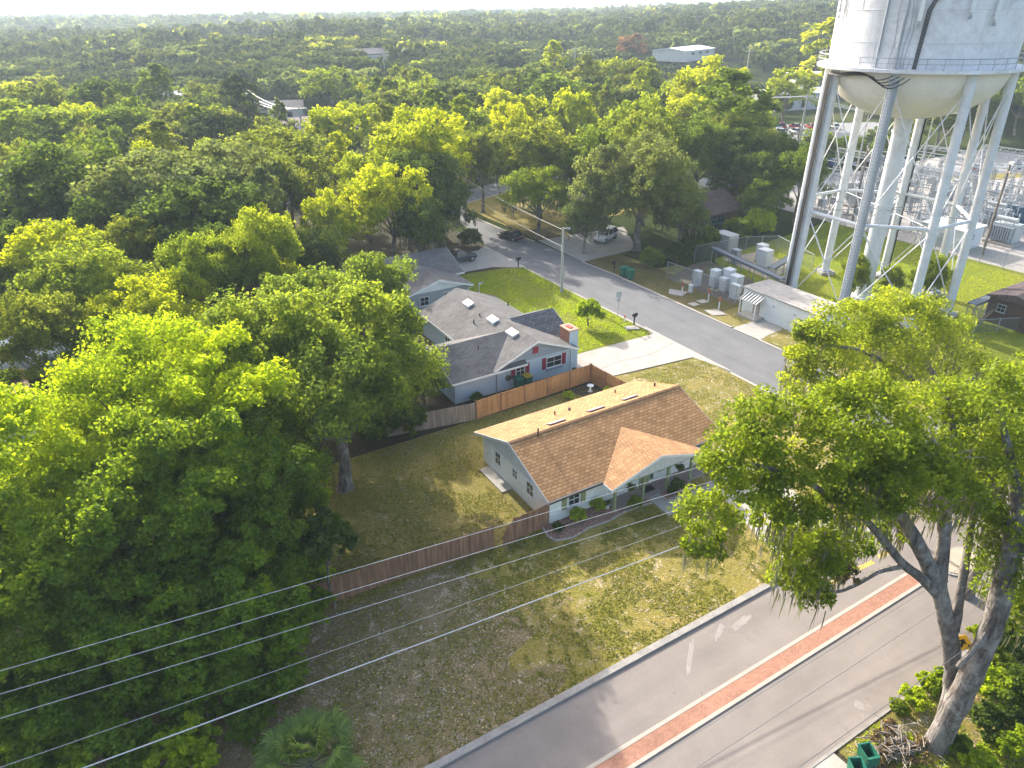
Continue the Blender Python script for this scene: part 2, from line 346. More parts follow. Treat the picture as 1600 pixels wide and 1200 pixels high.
lawn_mat("lawn_back", (0.21, 0.20, 0.04), (0.38, 0.29, 0.09), (0.58, 0.45, 0.27), 0.42, 0.58)
lawn_mat("lawn_verge", (0.20, 0.165, 0.06), (0.34, 0.25, 0.14), (0.52, 0.41, 0.31), 0.42, 0.55, 1.4)
lawn_mat("lawn_side", (0.17, 0.18, 0.025), (0.36, 0.28, 0.09), (0.66, 0.57, 0.45), 0.42, 0.56, 1.6)
lawn_mat("lawn_green", (0.17, 0.235, 0.008), (0.29, 0.28, 0.035), (0.36, 0.29, 0.13), 0.50, 0.63)
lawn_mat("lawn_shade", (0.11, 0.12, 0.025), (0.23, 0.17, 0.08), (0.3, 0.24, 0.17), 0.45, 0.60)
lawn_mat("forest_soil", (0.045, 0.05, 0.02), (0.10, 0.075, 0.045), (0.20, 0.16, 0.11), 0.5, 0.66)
asphalt("road_asphalt", (0.232, 0.20, 0.178)); asphalt("street_asphalt", (0.155, 0.155, 0.158)); asphalt("lot_asphalt", (0.24, 0.24, 0.24))
plain("gravel", (0.36, 0.33, 0.30), 0.95, 0.18, 3.0, bump=0.5, stain=((0.34, 0.31, 0.28), 0.25, 0.55))
plain("mulch_brown", (0.15, 0.12, 0.09), 0.95, 0.3, 1.5, bump=0.5, stain=((0.10, 0.11, 0.04), 0.6, 0.55)); plain("sand", (0.40, 0.33, 0.25), 0.95, 0.15, 2.0, bump=0.4)
plain("bed_stone", (0.36, 0.22, 0.17), 0.9, 0.45, 9.0, bump=0.8)
plain("yellow_paint", (0.55, 0.38, 0.08), 0.8, 0.2, 3, stain=((0.30, 0.27, 0.22), 3.0, 0.52))
plain("white_line", (0.62, 0.60, 0.56), 0.8, 0.15, 3)
plain("cabinet_white", (0.58, 0.60, 0.60), 0.5, 0.08, 1.5); plain("paint_stain", (0.275, 0.243, 0.222), 0.9, 0.15, 2)
# far country: soil, meadow and woodland floor, greener with distance
def far_ground():
    m, nt, b = _new("far_ground"); p = _geo(nt)
    a = _noise(nt, 0.012, 6, 0.65, p); c = _noise(nt, 0.12, 4, 0.7, p)
    col = _ramp(nt, a.outputs[0], [(0.35, (0.03, 0.045, 0.018)), (0.6, (0.06, 0.075, 0.025)), (0.8, (0.12, 0.11, 0.06))]).outputs[0]
    col = _mix(nt, 0.5, col, _ramp(nt, c.outputs[0], [(0.3, (0.5, 0.5, 0.5)), (0.7, (1.3, 1.3, 1.3))]).outputs[0], 'MULTIPLY')
    nt.links.new(col, b.inputs["Base Color"]); b.inputs["Roughness"].default_value = 1; b.inputs["Specular IOR Level"].default_value = 0
    MATS["far_ground"] = m
far_ground()
# ================================================================== the setting
def relief(x, y):
    """gentle rise of the country away from the town block"""
    dx, dy = x - CAMP.x, y - CAMP.y
    d = math.hypot(dx, dy); az = math.degrees(math.atan2(dx, dy)) - 30.8     # degrees right of the picture's middle
    s = lambda a, b, t: (lambda q: q * q * (3 - 2 * q))(min(1, max(0, (t - a) / (b - a))))
    h = 17 * s(260, 620, d) * (1 - 0.8 * s(900, 1700, d)) * math.exp(-((az - 24) / 20) ** 2)
    h += 7 * s(240, 420, d) * (1 - s(520, 900, d)) * math.exp(-((az + 14) / 13) ** 2)
    h += 5 * s(200, 500, d) * (mnoise.noise(Vector((x * 0.004, y * 0.004, 3.1)))) * (1 - 0.7 * s(900, 2000, d))
    h -= 6 * s(900, 4000, d)
    return h
gv, gf = [(CAMP.x, CAMP.y, 0.0)], []
radii = [60, 130, 180, 220, 260, 300, 350, 400, 460, 520, 600, 700, 820, 960, 1150, 1400, 1800, 2500, 3600, 5200, 7500, 11000]
NA = 96
for r in radii:
    for j in range(NA):
        a = 2 * math.pi * j / NA; x, y = CAMP.x + r * math.sin(a), CAMP.y + r * math.cos(a)
        gv.append((x, y, relief(x, y)))
for j in range(NA): gf.append((0, 1 + (j + 1) % NA, 1 + j))
for i in range(len(radii) - 1):
    for j in range(NA):
        gf.append((1 + (i + 1) * NA + j, 1 + i * NA + j, 1 + i * NA + (j + 1) % NA, 1 + (i + 1) * NA + (j + 1) % NA))
gm = MB(); gm.v = gv; gm.f = gf
g_ob = struct("ground", gm, "far_ground")
bpy.context.view_layer.update()
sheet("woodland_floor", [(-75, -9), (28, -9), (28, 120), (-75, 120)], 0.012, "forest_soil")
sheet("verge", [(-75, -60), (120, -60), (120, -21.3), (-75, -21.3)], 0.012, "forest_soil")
def wavy(x0, y0, x1, y1, n, amp, seed, ny=(0, 1)):
    rr = random.Random(seed); out = []
    for i in range(n + 1):
        t = i / n; a = amp * (rr.random() - 0.5) * 2 if 0 < i < n else 0
        out.append((x0 + (x1 - x0) * t + a * ny[0], y0 + (y1 - y0) * t + a * ny[1]))
    return out
ZL = 0.02
sheet("verge_grass", [(2.5, -30), (40, -30), (40, -21.45), (2.5, -21.45)], 0.018, "lawn_side")
sheet("back_lawn", wavy(-17, 0, -17, 15.2, 12, 0.6, 1, (1, 0)) + [(16.2, 15.2), (16.2, 0)], ZL, "lawn_back")
sheet("front_lawn", wavy(-7.5, -11.85, -6.0, 0.0, 14, 1.6, 2, (1, 0)) + [(28, 0.0), (28, -11.85)], ZL, "lawn_front")
sheet("verge_lawn", [(-75, -11.85)] + [(-5.0, -11.85), (-4.0, 0.0)] + [(-75, 0.0)], ZL - 0.004, "lawn_verge")
sheet("side_lawn", [(16.2, 0.1), (27.85, 0.1), (27.85, 14.1)] + wavy(27.8, 14.1, 16.2, 15.3, 8, 0.12, 4), ZL, "lawn_side")
sheet("neighbour_lawn", [(15.6, 21.3)] + [(27.85, 20.9), (27.85, 46.8), (25.5, 48.6), (20, 49.4), (15.6, 49.4)], ZL, "lawn_green")
sheet("mulch_patch", [(13.0, 13.2), (15.2, 13.0), (15.2, 15.1), (12.2, 15.1)], ZL + 0.006, "mulch_dark")
sheet("tower_lawn", [(41.5, -12), (82, -12), (82, 40), (52, 36), (45.2, 24), (45.2, 10)], ZL, "lawn_green")
sheet("street_verge", [(36.6, -11.8), (41.5, -11.8), (46, 10), (46, 37), (36.6, 38)], ZL - 0.004, "lawn_side")
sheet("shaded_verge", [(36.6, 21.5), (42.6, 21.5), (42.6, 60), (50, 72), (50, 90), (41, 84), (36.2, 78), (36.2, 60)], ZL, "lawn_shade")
sheet("corner_lawn", [(36.6, 62.5), (60, 62), (62, 88), (42.5, 86.5), (37.4, 83.5), (36.0, 79.5), (36.0, 70)], ZL + 0.005, "lawn_back")
# equipment ground, bare earth and gravel
sheet("earth_pad", [(41.6, 22.2), (46, 22.2), (50, 27), (51, 36), (48, 36), (41.0, 33.5)], ZL + 0.006, "mulch_brown"); sheet("earth_pad", [(52, 26.5), (58, 27), (61, 35), (53, 35.5)], ZL + 0.01, "sand")
sheet("gravel_yard", [(82, 8), (168, 8), (168, 62), (82, 62)], ZL, "gravel")
sheet("far_lawn", [(128, 44), (168, 34), (168, 40), (128, 49)], ZL + 0.006, "lawn_side")
# main road with its two lanes, kerbs and brick median
sheet("road", [(-160, -15.83), (200, -15.83), (200, -12.25), (-160, -12.25)], 0.03, "road_asphalt")
sheet("road", [(-160, -21.28), (200, -21.28), (200, -17.03), (-160, -17.03)], 0.03, "road_asphalt")
sheet("road", [(17.2, -17.03), (200, -17.03), (200, -15.83), (17.2, -15.83)], 0.03, "road_asphalt")
mb = MB(); mb.box(-160, 27.0, -12.25, -11.86, -0.1, 0.15); mb.box(36.8, 160, -12.25, -11.86, -0.1, 0.15)
struct("kerb", mb, "kerb_concrete")
mb = MB(); mb.box(-160, 200, -21.42, -21.28, -0.1, 0.07); struct("kerb", mb, "kerb_concrete")
sheet("median", [(-160, -16.83), (17.2, -16.83), (17.2, -16.03), (-160, -16.03)], 0.075, "brick_paving", t=0.1)
mb = MB(); mb.box(-160, 17.2, -16.03, -15.83, -0.05, 0.085); mb.box(-160, 17.2, -17.03, -16.83, -0.05, 0.085); struct("median_band", mb, "band_concrete")
# planter island at the end of the median, yellow hatching, pale paint spills
isl = [(20.4 + 1.5 * math.cos(a) * (1 + 0.1 * math.sin(2 * a)), -17.0 + 0.95 * math.sin(a)) for a in [i * 2 * math.pi / 20 for i in range(20)]]
sheet("island_kerb", [((x - 20.4) * 1.13 + 20.4, (y + 17) * 1.16 - 17) for x, y in isl], 0.12, "kerb_concrete", t=0.2)
sheet("island", isl, 0.15, "sand", t=0.1)
for k in range(3):
    x0 = 11.8 + k * 2.3
    sheet("road_marking", [(x0, -14.15), (x0 + 1.6, -14.3), (x0 + 1.7, -14.0), (x0 + 0.1, -13.85)], 0.034, "yellow_paint")
for (cx, cyy, a, b, rot) in ((4.6, -13.3, 0.85, 0.22, 0.15), (3.1, -13.1, 0.8, 0.16, 0.5), (0.4, -13.55, 1.3, 0.16, 0.75), (5.6, -20.4, 0.3, 0.22, 1.1)):
    rr = random.Random(int(cx * 10)); P = []
    for i in range(18):
        t = i * 2 * math.pi / 18; q = 0.75 + 0.5 * rr.random(); x, y = a * math.cos(t) * q, b * math.sin(t) * q
        P.append((cx + x * math.cos(rot) - y * math.sin(rot), cyy + x * math.sin(rot) + y * math.cos(rot)))
    sheet("road_stain", P, 0.034, "paint_stain")
# side street, its kerbs and the crossing beyond
sheet("street", [(28.1, -12.25), (36.1, -12.25), (36.0, 38), (35.6, 54), (34.3, 66), (34.2, 74), (34.4, 79.5), (36.5, 83.2), (41.5, 85.2), (60, 90), (110, 96), (110, 102), (58, 97.5), (42, 92.6), (37.4, 90.5), (33.4, 84.5), (31.6, 78), (29.6, 66), (27.9, 58), (27.6, 40)], 0.03, "street_asphalt")
sheet("street", [(39.5, 91.4), (33.6, 84.4), (12, 100), (-40, 128), (-38, 134), (16, 106)], 0.0345, "street_asphalt")
def edge(pts, wd, z):
    mb = MB()
    for (x0, y0), (x1, y1) in zip(pts, pts[1:]):
        d = Vector((x1 - x0, y1 - y0)); L = d.length + 0.02; c = ((x0 + x1) / 2, (y0 + y1) / 2)
        mb.cbox(c[0], c[1], -0.05, L, wd, z + 0.05, math.atan2(d.y, d.x))
    struct("kerb", mb, "band_concrete")
edge([(36.2, -7), (36.25, 13.6)], 0.32, 0.06); edge([(36.25, 17.6), (36.2, 38.5), (35.75, 45)], 0.32, 0.07); edge([(35.3, 57), (34.45, 66), (34.35, 74), (34.5, 79.6), (36.6, 83.1), (41.5, 85.05), (60, 89.8)], 0.34, 0.08)
edge([(27.95, -9), (27.9, 9.8)], 0.3, 0.06); edge([(27.9, 21.3), (27.55, 40), (27.55, 47.6)], 0.3, 0.06)
# drives, walks and slabs
sheet("driveway", [(15.7, 15.4), (17.3, 15.4), (27.2, 14.3), (28.3, 9.9), (28.3, 23.2), (27.4, 20.9), (15.7, 21.2)], 0.038, "concrete_pale")
sheet("driveway_crack", [(16.6, 16.9), (20, 17.4), (24, 17.0), (28, 17.9), (28, 18.05), (24, 17.2), (20, 17.6), (16.6, 17.05)], 0.042, "kerb_concrete")
sheet("driveway", [(11.0, -12.3), (17.9, -12.3), (17.6, -8), (17.2, 0.4), (15.6, 0.4), (15.6, -2.2), (12.6, -2.3), (12.5, -4.5), (11.3, -8.5)], 0.042, "concrete_pale")
sheet("driveway", [(14.8, 50.4), (24, 49.9), (27.5, 47.4), (27.9, 47.4), (27.9, 59.3), (26, 57.6), (14.8, 57.2)], 0.038, "concrete_pale")
sheet("driveway", [(35.8, 45), (46, 45.5), (52, 56), (44, 56.5), (36, 57)], 0.038, "concrete")
sheet("walkway", [(7.75, -3.72), (12.5, -3.3), (12.5, -2.4), (8.75, -2.4), (8.75, -1.35), (7.8, -1.35)], 0.05, "concrete")
sheet("porch_floor", [(5.0, -1.35), (15.5, -1.35), (15.5, 0.0), (5.0, 0.0)], 0.09, "paver_purple", t=0.1)
sheet("patio_slab", [(-0.95, 4.8), (-0.02, 4.8), (-0.02, 8.3), (-0.95, 8.3)], 0.12, "concrete_pale", t=0.14)
sheet("shed_apron", [(36.1, 17.4), (41.0, 17.6), (40.6, 14.2), (38.0, 14.0), (36.2, 13.6)], 0.04, "concrete_pale")
for p in ([(38.1, 27.6), (39.8, 28.3), (38.6, 30.4), (37.4, 29.2)], [(37.0, 24.4), (38.0, 24.4), (38.0, 25.4), (37.0, 25.4)], [(38.5, 24.6), (39.6, 24.4), (39.6, 25.4), (38.5, 25.6)], [(36.9, 21.1), (38.4, 20.5), (38.7, 22.2), (37.2, 22.9)]):
    sheet("utility_pad", p, 0.1, "concrete_pale", t=0.12)
sheet("pavement", [(0.2, -24.5), (2.4, -24.5), (2.2, -21.43), (0.0, -21.43)], 0.05, "concrete_pale")
# planting beds in front of the house
bed1 = [(-0.55, -0.02), (-0.75, -1.2), (-0.5, -1.75), (0.6, -2.05), (2.2, -1.8), (3.6, -1.95), (5.2, -1.75), (6.6, -1.75), (7.72, -1.95), (7.7, -1.36), (5.0, -1.36), (5.0, -0.02)]
sheet("flower_bed", bed1, 0.055, "bed_stone"); bed2 = [(8.8, -2.36), (11.6, -2.38), (11.75, -1.37), (8.8, -1.37)]
sheet("flower_bed", bed2, 0.062, "bed_stone")
mb = MB()
for P in (bed1[0:9], [bed2[3], bed2[0], bed2[1], bed2[2]]):
    for (x0, y0), (x1, y1) in zip(P, P[1:]):
        n = max(2, int(math.hypot(x1 - x0, y1 - y0) / 0.3))
        for i in range(n):
            t = (i + 0.5) / n; mb.cbox(x0 + (x1 - x0) * t, y0 + (y1 - y0) * t, 0.03, math.hypot(x1 - x0, y1 - y0) / n * 0.92, 0.13, 0.09, math.atan2(y1 - y0, x1 - x0))
struct("bed_edging", mb, "band_concrete")
rr = random.Random(3); mb = MB()
for P, n in ((bed1, 420), (bed2, 150)):
    xs = [p[0] for p in P]; ys = [p[1] for p in P]; k = 0
    while k < n:
        x, y = rr.uniform(min(xs), max(xs)), rr.uniform(min(ys), max(ys)); ins = False
        for (x0, y0), (x1, y1) in zip(P, P[1:] + P[:1]):
            if (y0 > y) != (y1 > y) and x < (x1 - x0) * (y - y0) / (y1 - y0) + x0: ins = not ins
        if ins: mb.cbox(x, y, 0.05, rr.uniform(0.08, 0.2), rr.uniform(0.06, 0.16), rr.uniform(0.03, 0.09), rr.random() * 3); k += 1
tag(mb.build("bed_stones", "bed_stone"), "loose reddish stones covering the two planting beds before the porch", "stones", kind="stuff")
# ================================================================== building kit
def oriented(face, c, a0, a1, d0, d1, z0, z1):
    """box on a wall: face names the way the wall looks, c the wall line, a along it, d proud of it"""
    if face == '-y': return (a0, a1, c - d1, c - d0, z0, z1)
    if face == '+y': return (a0, a1, c + d0, c + d1, z0, z1)
    if face == '-x': return (c - d1, c - d0, a0, a1, z0, z1)
    return (c + d0, c + d1, a0, a1, z0, z1)
def window(parent, face, c, a, z, w_, h, name="window", fm="white_paint", mull=1, rails=1, label=None):
    t = 0.055; f = MB(); B = lambda *q: f.box(*oriented(face, c, *q))
    B(a, a + t, 0.0, 0.06, z, z + h); B(a + w_ - t, a + w_, 0.0, 0.06, z, z + h); B(a + t, a + w_ - t, 0.0, 0.06, z, z + t); B(a + t, a + w_ - t, 0.0, 0.06, z + h - t, z + h)
    for i in range(mull): x = a + w_ * (i + 1) / (mull + 1); B(x - 0.014, x + 0.014, 0.001, 0.04, z + t, z + h - t)
    for i in range(rails): q = z + h * (i + 1) / (rails + 1); B(a + t, a + w_ - t, 0.002, 0.045, q - 0.022, q + 0.022)
    B(a - 0.05, a + w_ + 0.05, 0.0, 0.1, z - 0.06, z)
    o = f.build(name, fm, parent); g = MB(); g.box(*oriented(face, c, a + t, a + w_ - t, 0.004, 0.022, z + t, z + h - t)); g.build("pane", "window_glass", o)
    return o
def shutter(parent, face, c, a, z, w_, h, m):
    b = MB(); b.box(*oriented(face, c, a, a + w_, 0.0, 0.04, z, z + h))
    n = int(h / 0.12)
    for i in range(n): q = z + 0.06 + (h - 0.12) * i / n; b.box(*oriented(face, c, a + 0.04, a + w_ - 0.04, 0.04, 0.055, q, q + 0.06))
    return b.build("shutter", m, parent)
def door(parent, face, c, a, w_, h, m, z=0.1):
    b = MB(); b.box(*oriented(face, c, a, a + w_, 0.0, 0.05, z, z + h))
    for q in (0.25, 1.15): b.box(*oriented(face, c, a + 0.13, a + w_ - 0.13, 0.05, 0.065, z + q, z + q + 0.7))
    o = b.build("door", m, parent); k = MB(); k.box(*oriented(face, c, a + w_ - 0.12, a + w_ - 0.06, 0.05, 0.11, z + 0.95, z + 1.05)); k.build("handle", "galvanised", o)
    return o
def gable_roof(parent, name, axis, a0, a1, e0, e1, ridge, ze, zr, m, t=0.14, fascia="white_paint", rake=True):
    """solid two-slope roof: axis it runs along, from a0 to a1; eaves at e0/e1, ridge line at ridge"""
    b = MB(); b.prism([(e0, ze), (ridge, zr), (e1, ze), (e1, ze - t), (ridge, zr - t), (e0, ze - t)], axis, a0, a1)
    o = b.build(name, m, parent)
    if fascia:
        f = MB(); s = 0.03
        def bx(x0, x1, y0, y1, z0, z1):
            if axis == 'x': f.box(x0, x1, y0, y1, z0, z1)
            else: f.box(y0, y1, x0, x1, z0, z1)
        bx(a0, a1, e0 - s, e0, ze - t - 0.06, ze - 0.015); bx(a0, a1, e1, e1 + s, ze - t - 0.06, ze - 0.015)
        if rake:
            for (q0, q1) in ((a0 - s, a0), (a1, a1 + s)):
                for e in (e0, e1):
                    f.prism([(e, ze - 0.012), (ridge, zr - 0.012), (ridge, zr - t - 0.07), (e, ze - t - 0.07)], axis, q0, q1)
        f.build("fascia", fascia, o)
    return o
def wall_box(parent, x0, x1, y0, y1, h, m, name="wall"):
    b = MB(); b.box(x0, x1, y0, y1, 0, h); return b.build(name, m, parent)
# ------------------------------------------------------------------ the tan-roofed house
H1 = thing("ranch_house", "white single-storey house with tan shingle roof, front porch and olive shutters", "house", (0, 0, 0))
b = MB(); b.box(0, 15.4, 0, 9.3, 0, 2.28); b.build("wall", "house_white", H1)
b = MB()
b.prism([(0.0, 2.28), (9.3, 2.28), (9.3, 2.5), (4.75, 4.14), (0.0, 2.42)], 'x', 15.28, 15.4); b.build("gable_siding", "siding_grey", H1)
b = MB(); b.prism([(0.0, 2.28), (9.3, 2.28), (9.3, 2.5), (4.75, 4.14), (0.0, 2.42)], 'x', 0.0, 0.12)
for i in range(30):
    y = 0.25 + i * 0.3; zt = 2.36 + (4.06 - 2.36) * (1 - abs(y - 4.75) / 4.75); b.box(-0.022, -0.001, y, y + 0.04, 2.1, zt)
b.build("gable_siding", "siding_grey", H1)
roof1 = gable_roof(H1, "roof", 'x', -0.36, 15.9, -0.5, 10.05, 4.75, 2.42, 4.36, "roof_shingle")
cap = MB(); cap.prism([(4.55, 4.345), (4.75, 4.42), (4.95, 4.345)], 'x', -0.36, 15.9); cap.build("ridge_cap", "roof_shingle_porch", roof1)
gut = MB(); gut.box(-0.36, 4.15, -0.62, -0.535, 2.25, 2.39); gut.build("gutter", "trim_dark", H1); gut = MB(); gut.box(12.9, 15.9, -0.62, -0.535, 2.25, 2.39); gut.build("gutter", "trim_dark", H1)
for x, y in ((3.6, 5.55), (7.3, 5.55), (10.7, 5.6)):
    z = 4.36 - (y - 4.75) * 0.366; v = MB()
    v.prism([(y - 0.22, z + 0.08), (y + 0.30, z - 0.19), (y + 0.30, z - 0.05), (y - 0.12, z + 0.20), (y - 0.22, z + 0.2)], 'x', x, x + 1.45); v.build("roof_vent", "vent_lilac", roof1)
for x, y, hgt_, r_ in ((2.0, 4.5, 0.62, 0.06), (5.6, 7.6, 0.35, 0.06), (7.0, 7.6, 0.22, 0.1), (12.2, 8.3, 0.3, 0.06), (15.0, 6.6, 0.3, 0.08)):
    z = 4.36 - abs(y - 4.75) * 0.366; v = MB(); v.tube([(x, y, z - 0.05), (x, y, z + hgt_)], r_, 8); v.build("vent_pipe", "trim_dark", roof1)
# porch gable
pr = gable_roof(H1, "porch_roof", 'y', -1.62, 3.9, 4.15, 12.95, 8.55, 2.36, 3.70, "roof_shingle_porch")
b = MB(); b.prism([(4.75, 2.22), (12.35, 2.22), (12.35, 2.42), (8.55, 3.54), (4.75, 2.42)], 'y', -1.36, -1.26)
for i in range(25): x = 4.9 + i * 0.3; b.box(x, x + 0.04, -1.382, -1.361, 2.22, 2.40 + 1.12 * (1 - abs(x - 8.55) / 3.8))
b.build("porch_gable", "siding_grey", H1)
b = MB(); b.box(4.7, 12.4, -1.24, -1.06, 2.05, 2.22); b.build("porch_beam", "sage", H1)
for x in (4.84, 7.45, 9.8, 12.1):
    p = MB(); p.box(x - 0.09, x + 0.09, -1.24, -1.06, 0.0, 2.05); p.box(x - 0.13, x + 0.13, -1.28, -1.02, 0.091, 0.25); p.box(x - 0.13, x + 0.13, -1.28, -1.02, 1.92, 2.04); p.build("porch_post", "sage", H1)
# front windows and doors
for x, wd in ((1.6, 1.0), (10.35, 1.0), (13.9, 0.95)):
    window(H1, '-y', 0.0, x, 0.85, wd, 1.15); shutter(H1, '-y', 0.0, x - 0.52, 0.8, 0.42, 1.25, "sage"); shutter(H1, '-y', 0.0, x + wd + 0.1, 0.8, 0.42, 1.25, "sage")
window(H1, '-y', 0.0, 5.7, 0.85, 1.0, 1.15); shutter(H1, '-y', 0.0, 5.2, 0.8, 0.42, 1.25, "sage"); shutter(H1, '-y', 0.0, 6.8, 0.8, 0.42, 1.25, "sage")
door(H1, '-y', 0.0, 8.05, 0.95, 2.0, "sage"); window(H1, '-y', 0.0, 9.1, 0.5, 0.3, 1.55, "sidelight", "sage", 0, 2)
door(H1, '-y', 0.0, 12.3, 0.85, 2.0, "white_paint")
for y, wd, hh in ((1.9, 0.95, 1.15), (4.05, 0.75, 0.8), (6.5, 0.85, 1.15)): window(H1, '-x', 0.0, y, 1.0 if hh > 1 else 1.25, wd, hh)
door(H1, '-x', 0.0, 7.75, 0.85, 2.0, "white_paint", 0.12)
# mat, plants and pots at the porch
m_ = MB(); m_.box(8.0, 9.0, -0.85, -0.25, 0.091, 0.12); tag(m_.build("doormat", "rubber_black"), "black doormat on the porch floor before the olive front door", "doormat")
# ------------------------------------------------------------------ fences
def board_fence(name, label, runs, m, h=1.85, post_m=None, post_h=None, group=None, rails_front=False, bw=0.14):
    t = thing(name, label, "fence", (runs[0][0][0], runs[0][0][1], 0), 0, group); ox, oy = runs[0][0]
    rr = random.Random(len(label))
    for (x0, y0), (x1, y1) in runs:
        L = math.hypot(x1 - x0, y1 - y0); a = math.atan2(y1 - y0, x1 - x0); n = max(1, round(L / 2.4))
        for k in range(n):
            pv = MB(); s0, s1 = L * k / n, L * (k + 1) / n; nb = max(1, int((s1 - s0) / bw))
            for i in range(nb):
                s = s0 + (s1 - s0) * (i + 0.5) / nb; hh = h + rr.uniform(-0.02, 0.02)
                pv.cbox(x0 - ox + math.cos(a) * s, y0 - oy + math.sin(a) * s, 0.04, (s1 - s0) / nb * 0.955, 0.025 + rr.uniform(0, 0.006), hh, a)
            for z in (0.35, 1.0, 1.6):
                s = (s0 + s1) / 2; sg = -0.05 if rails_front else 0.05
                pv.cbox(x0 - ox + math.cos(a) * s - math.sin(a) * sg, y0 - oy + math.sin(a) * s + math.cos(a) * sg, z, s1 - s0, 0.045, 0.09, a)
            pv.build("fence_panel", m, t)
        for k in range(n + 1):
            s = L * k / n; p = MB(); sg = -0.08 if rails_front else 0.08
            p.cbox(x0 - ox + math.cos(a) * s - math.sin(a) * sg, y0 - oy + math.sin(a) * s + math.cos(a) * sg, 0, 0.1, 0.1, (post_h or h) + 0.05, a); p.build("post", post_m or m, t)
    return t
board_fence("wooden_fence", "long reddish brown board fence running from the dark trees towards the open gate", [((-17.2, 0.9), (-10.5, 0.45)), ((-10.5, 0.45), (-4.45, -0.1))], "fence_brown")
board_fence("wooden_fence", "short brown board fence joining the house corner to the gate post", [((-2.85, -0.18), (-0.02, -0.06))], "fence_brown")
gt = thing("wooden_gate", "brown board gate leaf standing open with a dipping top edge", "gate", (-2.9, -0.2, 0), R(197))
b = MB()
for i in range(8): b.box(i * 0.14 + 0.02, i * 0.14 + 0.155, -0.013, 0.013, 0.06, 1.86 - 0.055 * i - 0.006 * i * i)
b.build("gate_boards", "fence_brown", gt)
for z in (0.3, 1.1): b = MB(); b.box(0.02, 1.14, 0.014, 0.06, z, z + 0.1); b.build("gate_rail", "fence_brown", gt)
for z in (0.32, 1.2): b = MB(); b.box(-0.03, 0.3, -0.03, -0.014, z, z + 0.06); b.build("hinge", "rubber_black", gt)
board_fence("wooden_fence", "honey coloured panel fence between the blue house and the tan-roofed house", [((2.55, 15.2), (15.25, 15.65)), ((15.25, 15.65), (15.8, 9.6))], "fence_tan", 1.8, "fence_brown", 1.88, rails_front=True)
board_fence("wooden_fence", "weathered grey board fence beside the honey coloured panels, half under the oak", [((-5.2, 16.6), (2.4, 15.15))], "fence_grey", 1.65)
# ------------------------------------------------------------------ the blue house
H2 = thing("blue_house", "pale blue house with grey shingle roof, dark red shutters and brick chimney", "house", (0, 0, 0))
b = MB(); b.box(6.3, 15.0, 18.5, 34.2, 0, 2.5); b.box(2.2, 6.3, 18.5, 25.8, 0, 2.4); b.box(15.0, 16.1, 21.0, 27.4, 0, 2.45); b.build("wall", "blue_wall", H2)
b = MB(); b.prism([(6.5, 2.5), (15.0, 2.5), (10.75, 4.25)], 'y', 18.47, 18.62)
for i in range(7): z = 2.5 + i * 0.25; hw = 4.2 * (1 - (z - 2.5) / 1.75); b.box(10.75 - hw, 10.75 + hw, 18.445, 18.469, z, z + 0.03)
b.build("gable_siding", "blue_grey_siding", H2); b = MB(); b.prism([(6.5, 2.5), (15.0, 2.5), (10.75, 4.25)], 'y', 34.0, 34.15); b.build("gable_siding", "blue_grey_siding", H2)
r2 = gable_roof(H2, "roof", 'y', 18.0, 34.6, 6.05, 15.5, 10.75, 2.55, 4.45, "roof_grey")
r2b = gable_roof(H2, "wing_roof", 'x', 1.75, 9.6, 17.95, 26.3, 22.1, 2.45, 4.2, "roof_grey")
b = MB(); b.prism([(18.5, 2.4), (25.8, 2.4), (22.1, 4.0)], 'x', 2.2, 2.32); b.build("gable_siding", "blue_grey_siding", H2)
r2c = gable_roof(H2, "wing_roof", 'x', 11.4, 16.6, 20.7, 27.8, 24.25, 2.75, 4.35, "roof_slate")
b = MB(); b.prism([(21.0, 2.45), (27.4, 2.45), (27.4, 2.8), (24.25, 4.2), (21.0, 2.8)], 'x', 15.98, 16.1); b.build("gable_siding", "blue_grey_siding", H2)
b = MB(); b.box(14.95, 16.0, 18.9, 20.5, 0, 4.05); ch = b.build("chimney", "chimney_brick", H2)
b = MB(); b.box(14.9, 16.05, 18.85, 20.55, 4.05, 4.15); b.build("chimney_cap", "pink_roof", ch); b = MB(); b.box(15.25, 15.7, 19.3, 20.1, 4.15, 4.22); b.build("flue", "red_marker", ch)
b = MB(); b.box(14.96, 15.99, 18.87, 18.898, 0.0, 4.04); b.build("chimney_face", "blue_wall", ch)
for y in (20.6, 24.4, 29.6):
    x = 10.1; z = 4.45 - 0.65 * 0.404 - 0.0; s = MB(); s.prism([(9.55, z - 0.18), (10.25, z + 0.10), (10.25, z + 0.30), (9.55, z + 0.05)], 'y', y, y + 1.35); s.build("skylight", "skylight_white", r2)
for x, y, hh in ((8.6, 26.6, 0.45), (9.6, 27.2, 0.3), (6.0, 20.9, 0.4), (15.0, 30.6, 0.55)):
    z = (4.45 - abs(x - 10.75) * 0.404) if x > 7 else 4.2 - abs(y - 22.1) * 0.42; s = MB(); s.tube([(x, y, z - 0.1), (x, y, z + hh)], 0.07, 8); s.build("vent_pipe", "trim_dark", H2)
for face, c, a, wd in (('-y', 18.5, 8.6, 1.0), ('-y', 18.5, 12.05, 1.75)):
    window(H2, face, c, a, 1.05, wd, 1.1, mull=1 if wd < 1.2 else 1, rails=1); shutter(H2, face, c, a - 0.5, 1.0, 0.44, 1.2, "shutter_red"); shutter(H2, face, c, a + wd + 0.06, 1.0, 0.44, 1.2, "shutter_red")
b = MB(); b.box(12.0, 13.85, 18.32, 18.49, 0.78, 0.94); b.build("window_box", "blue_grey_siding", H2)
b = MB(); b.box(10.45, 11.05, 18.40, 18.444, 3.0, 3.65); b.build("gable_vent", "shutter_red", H2)
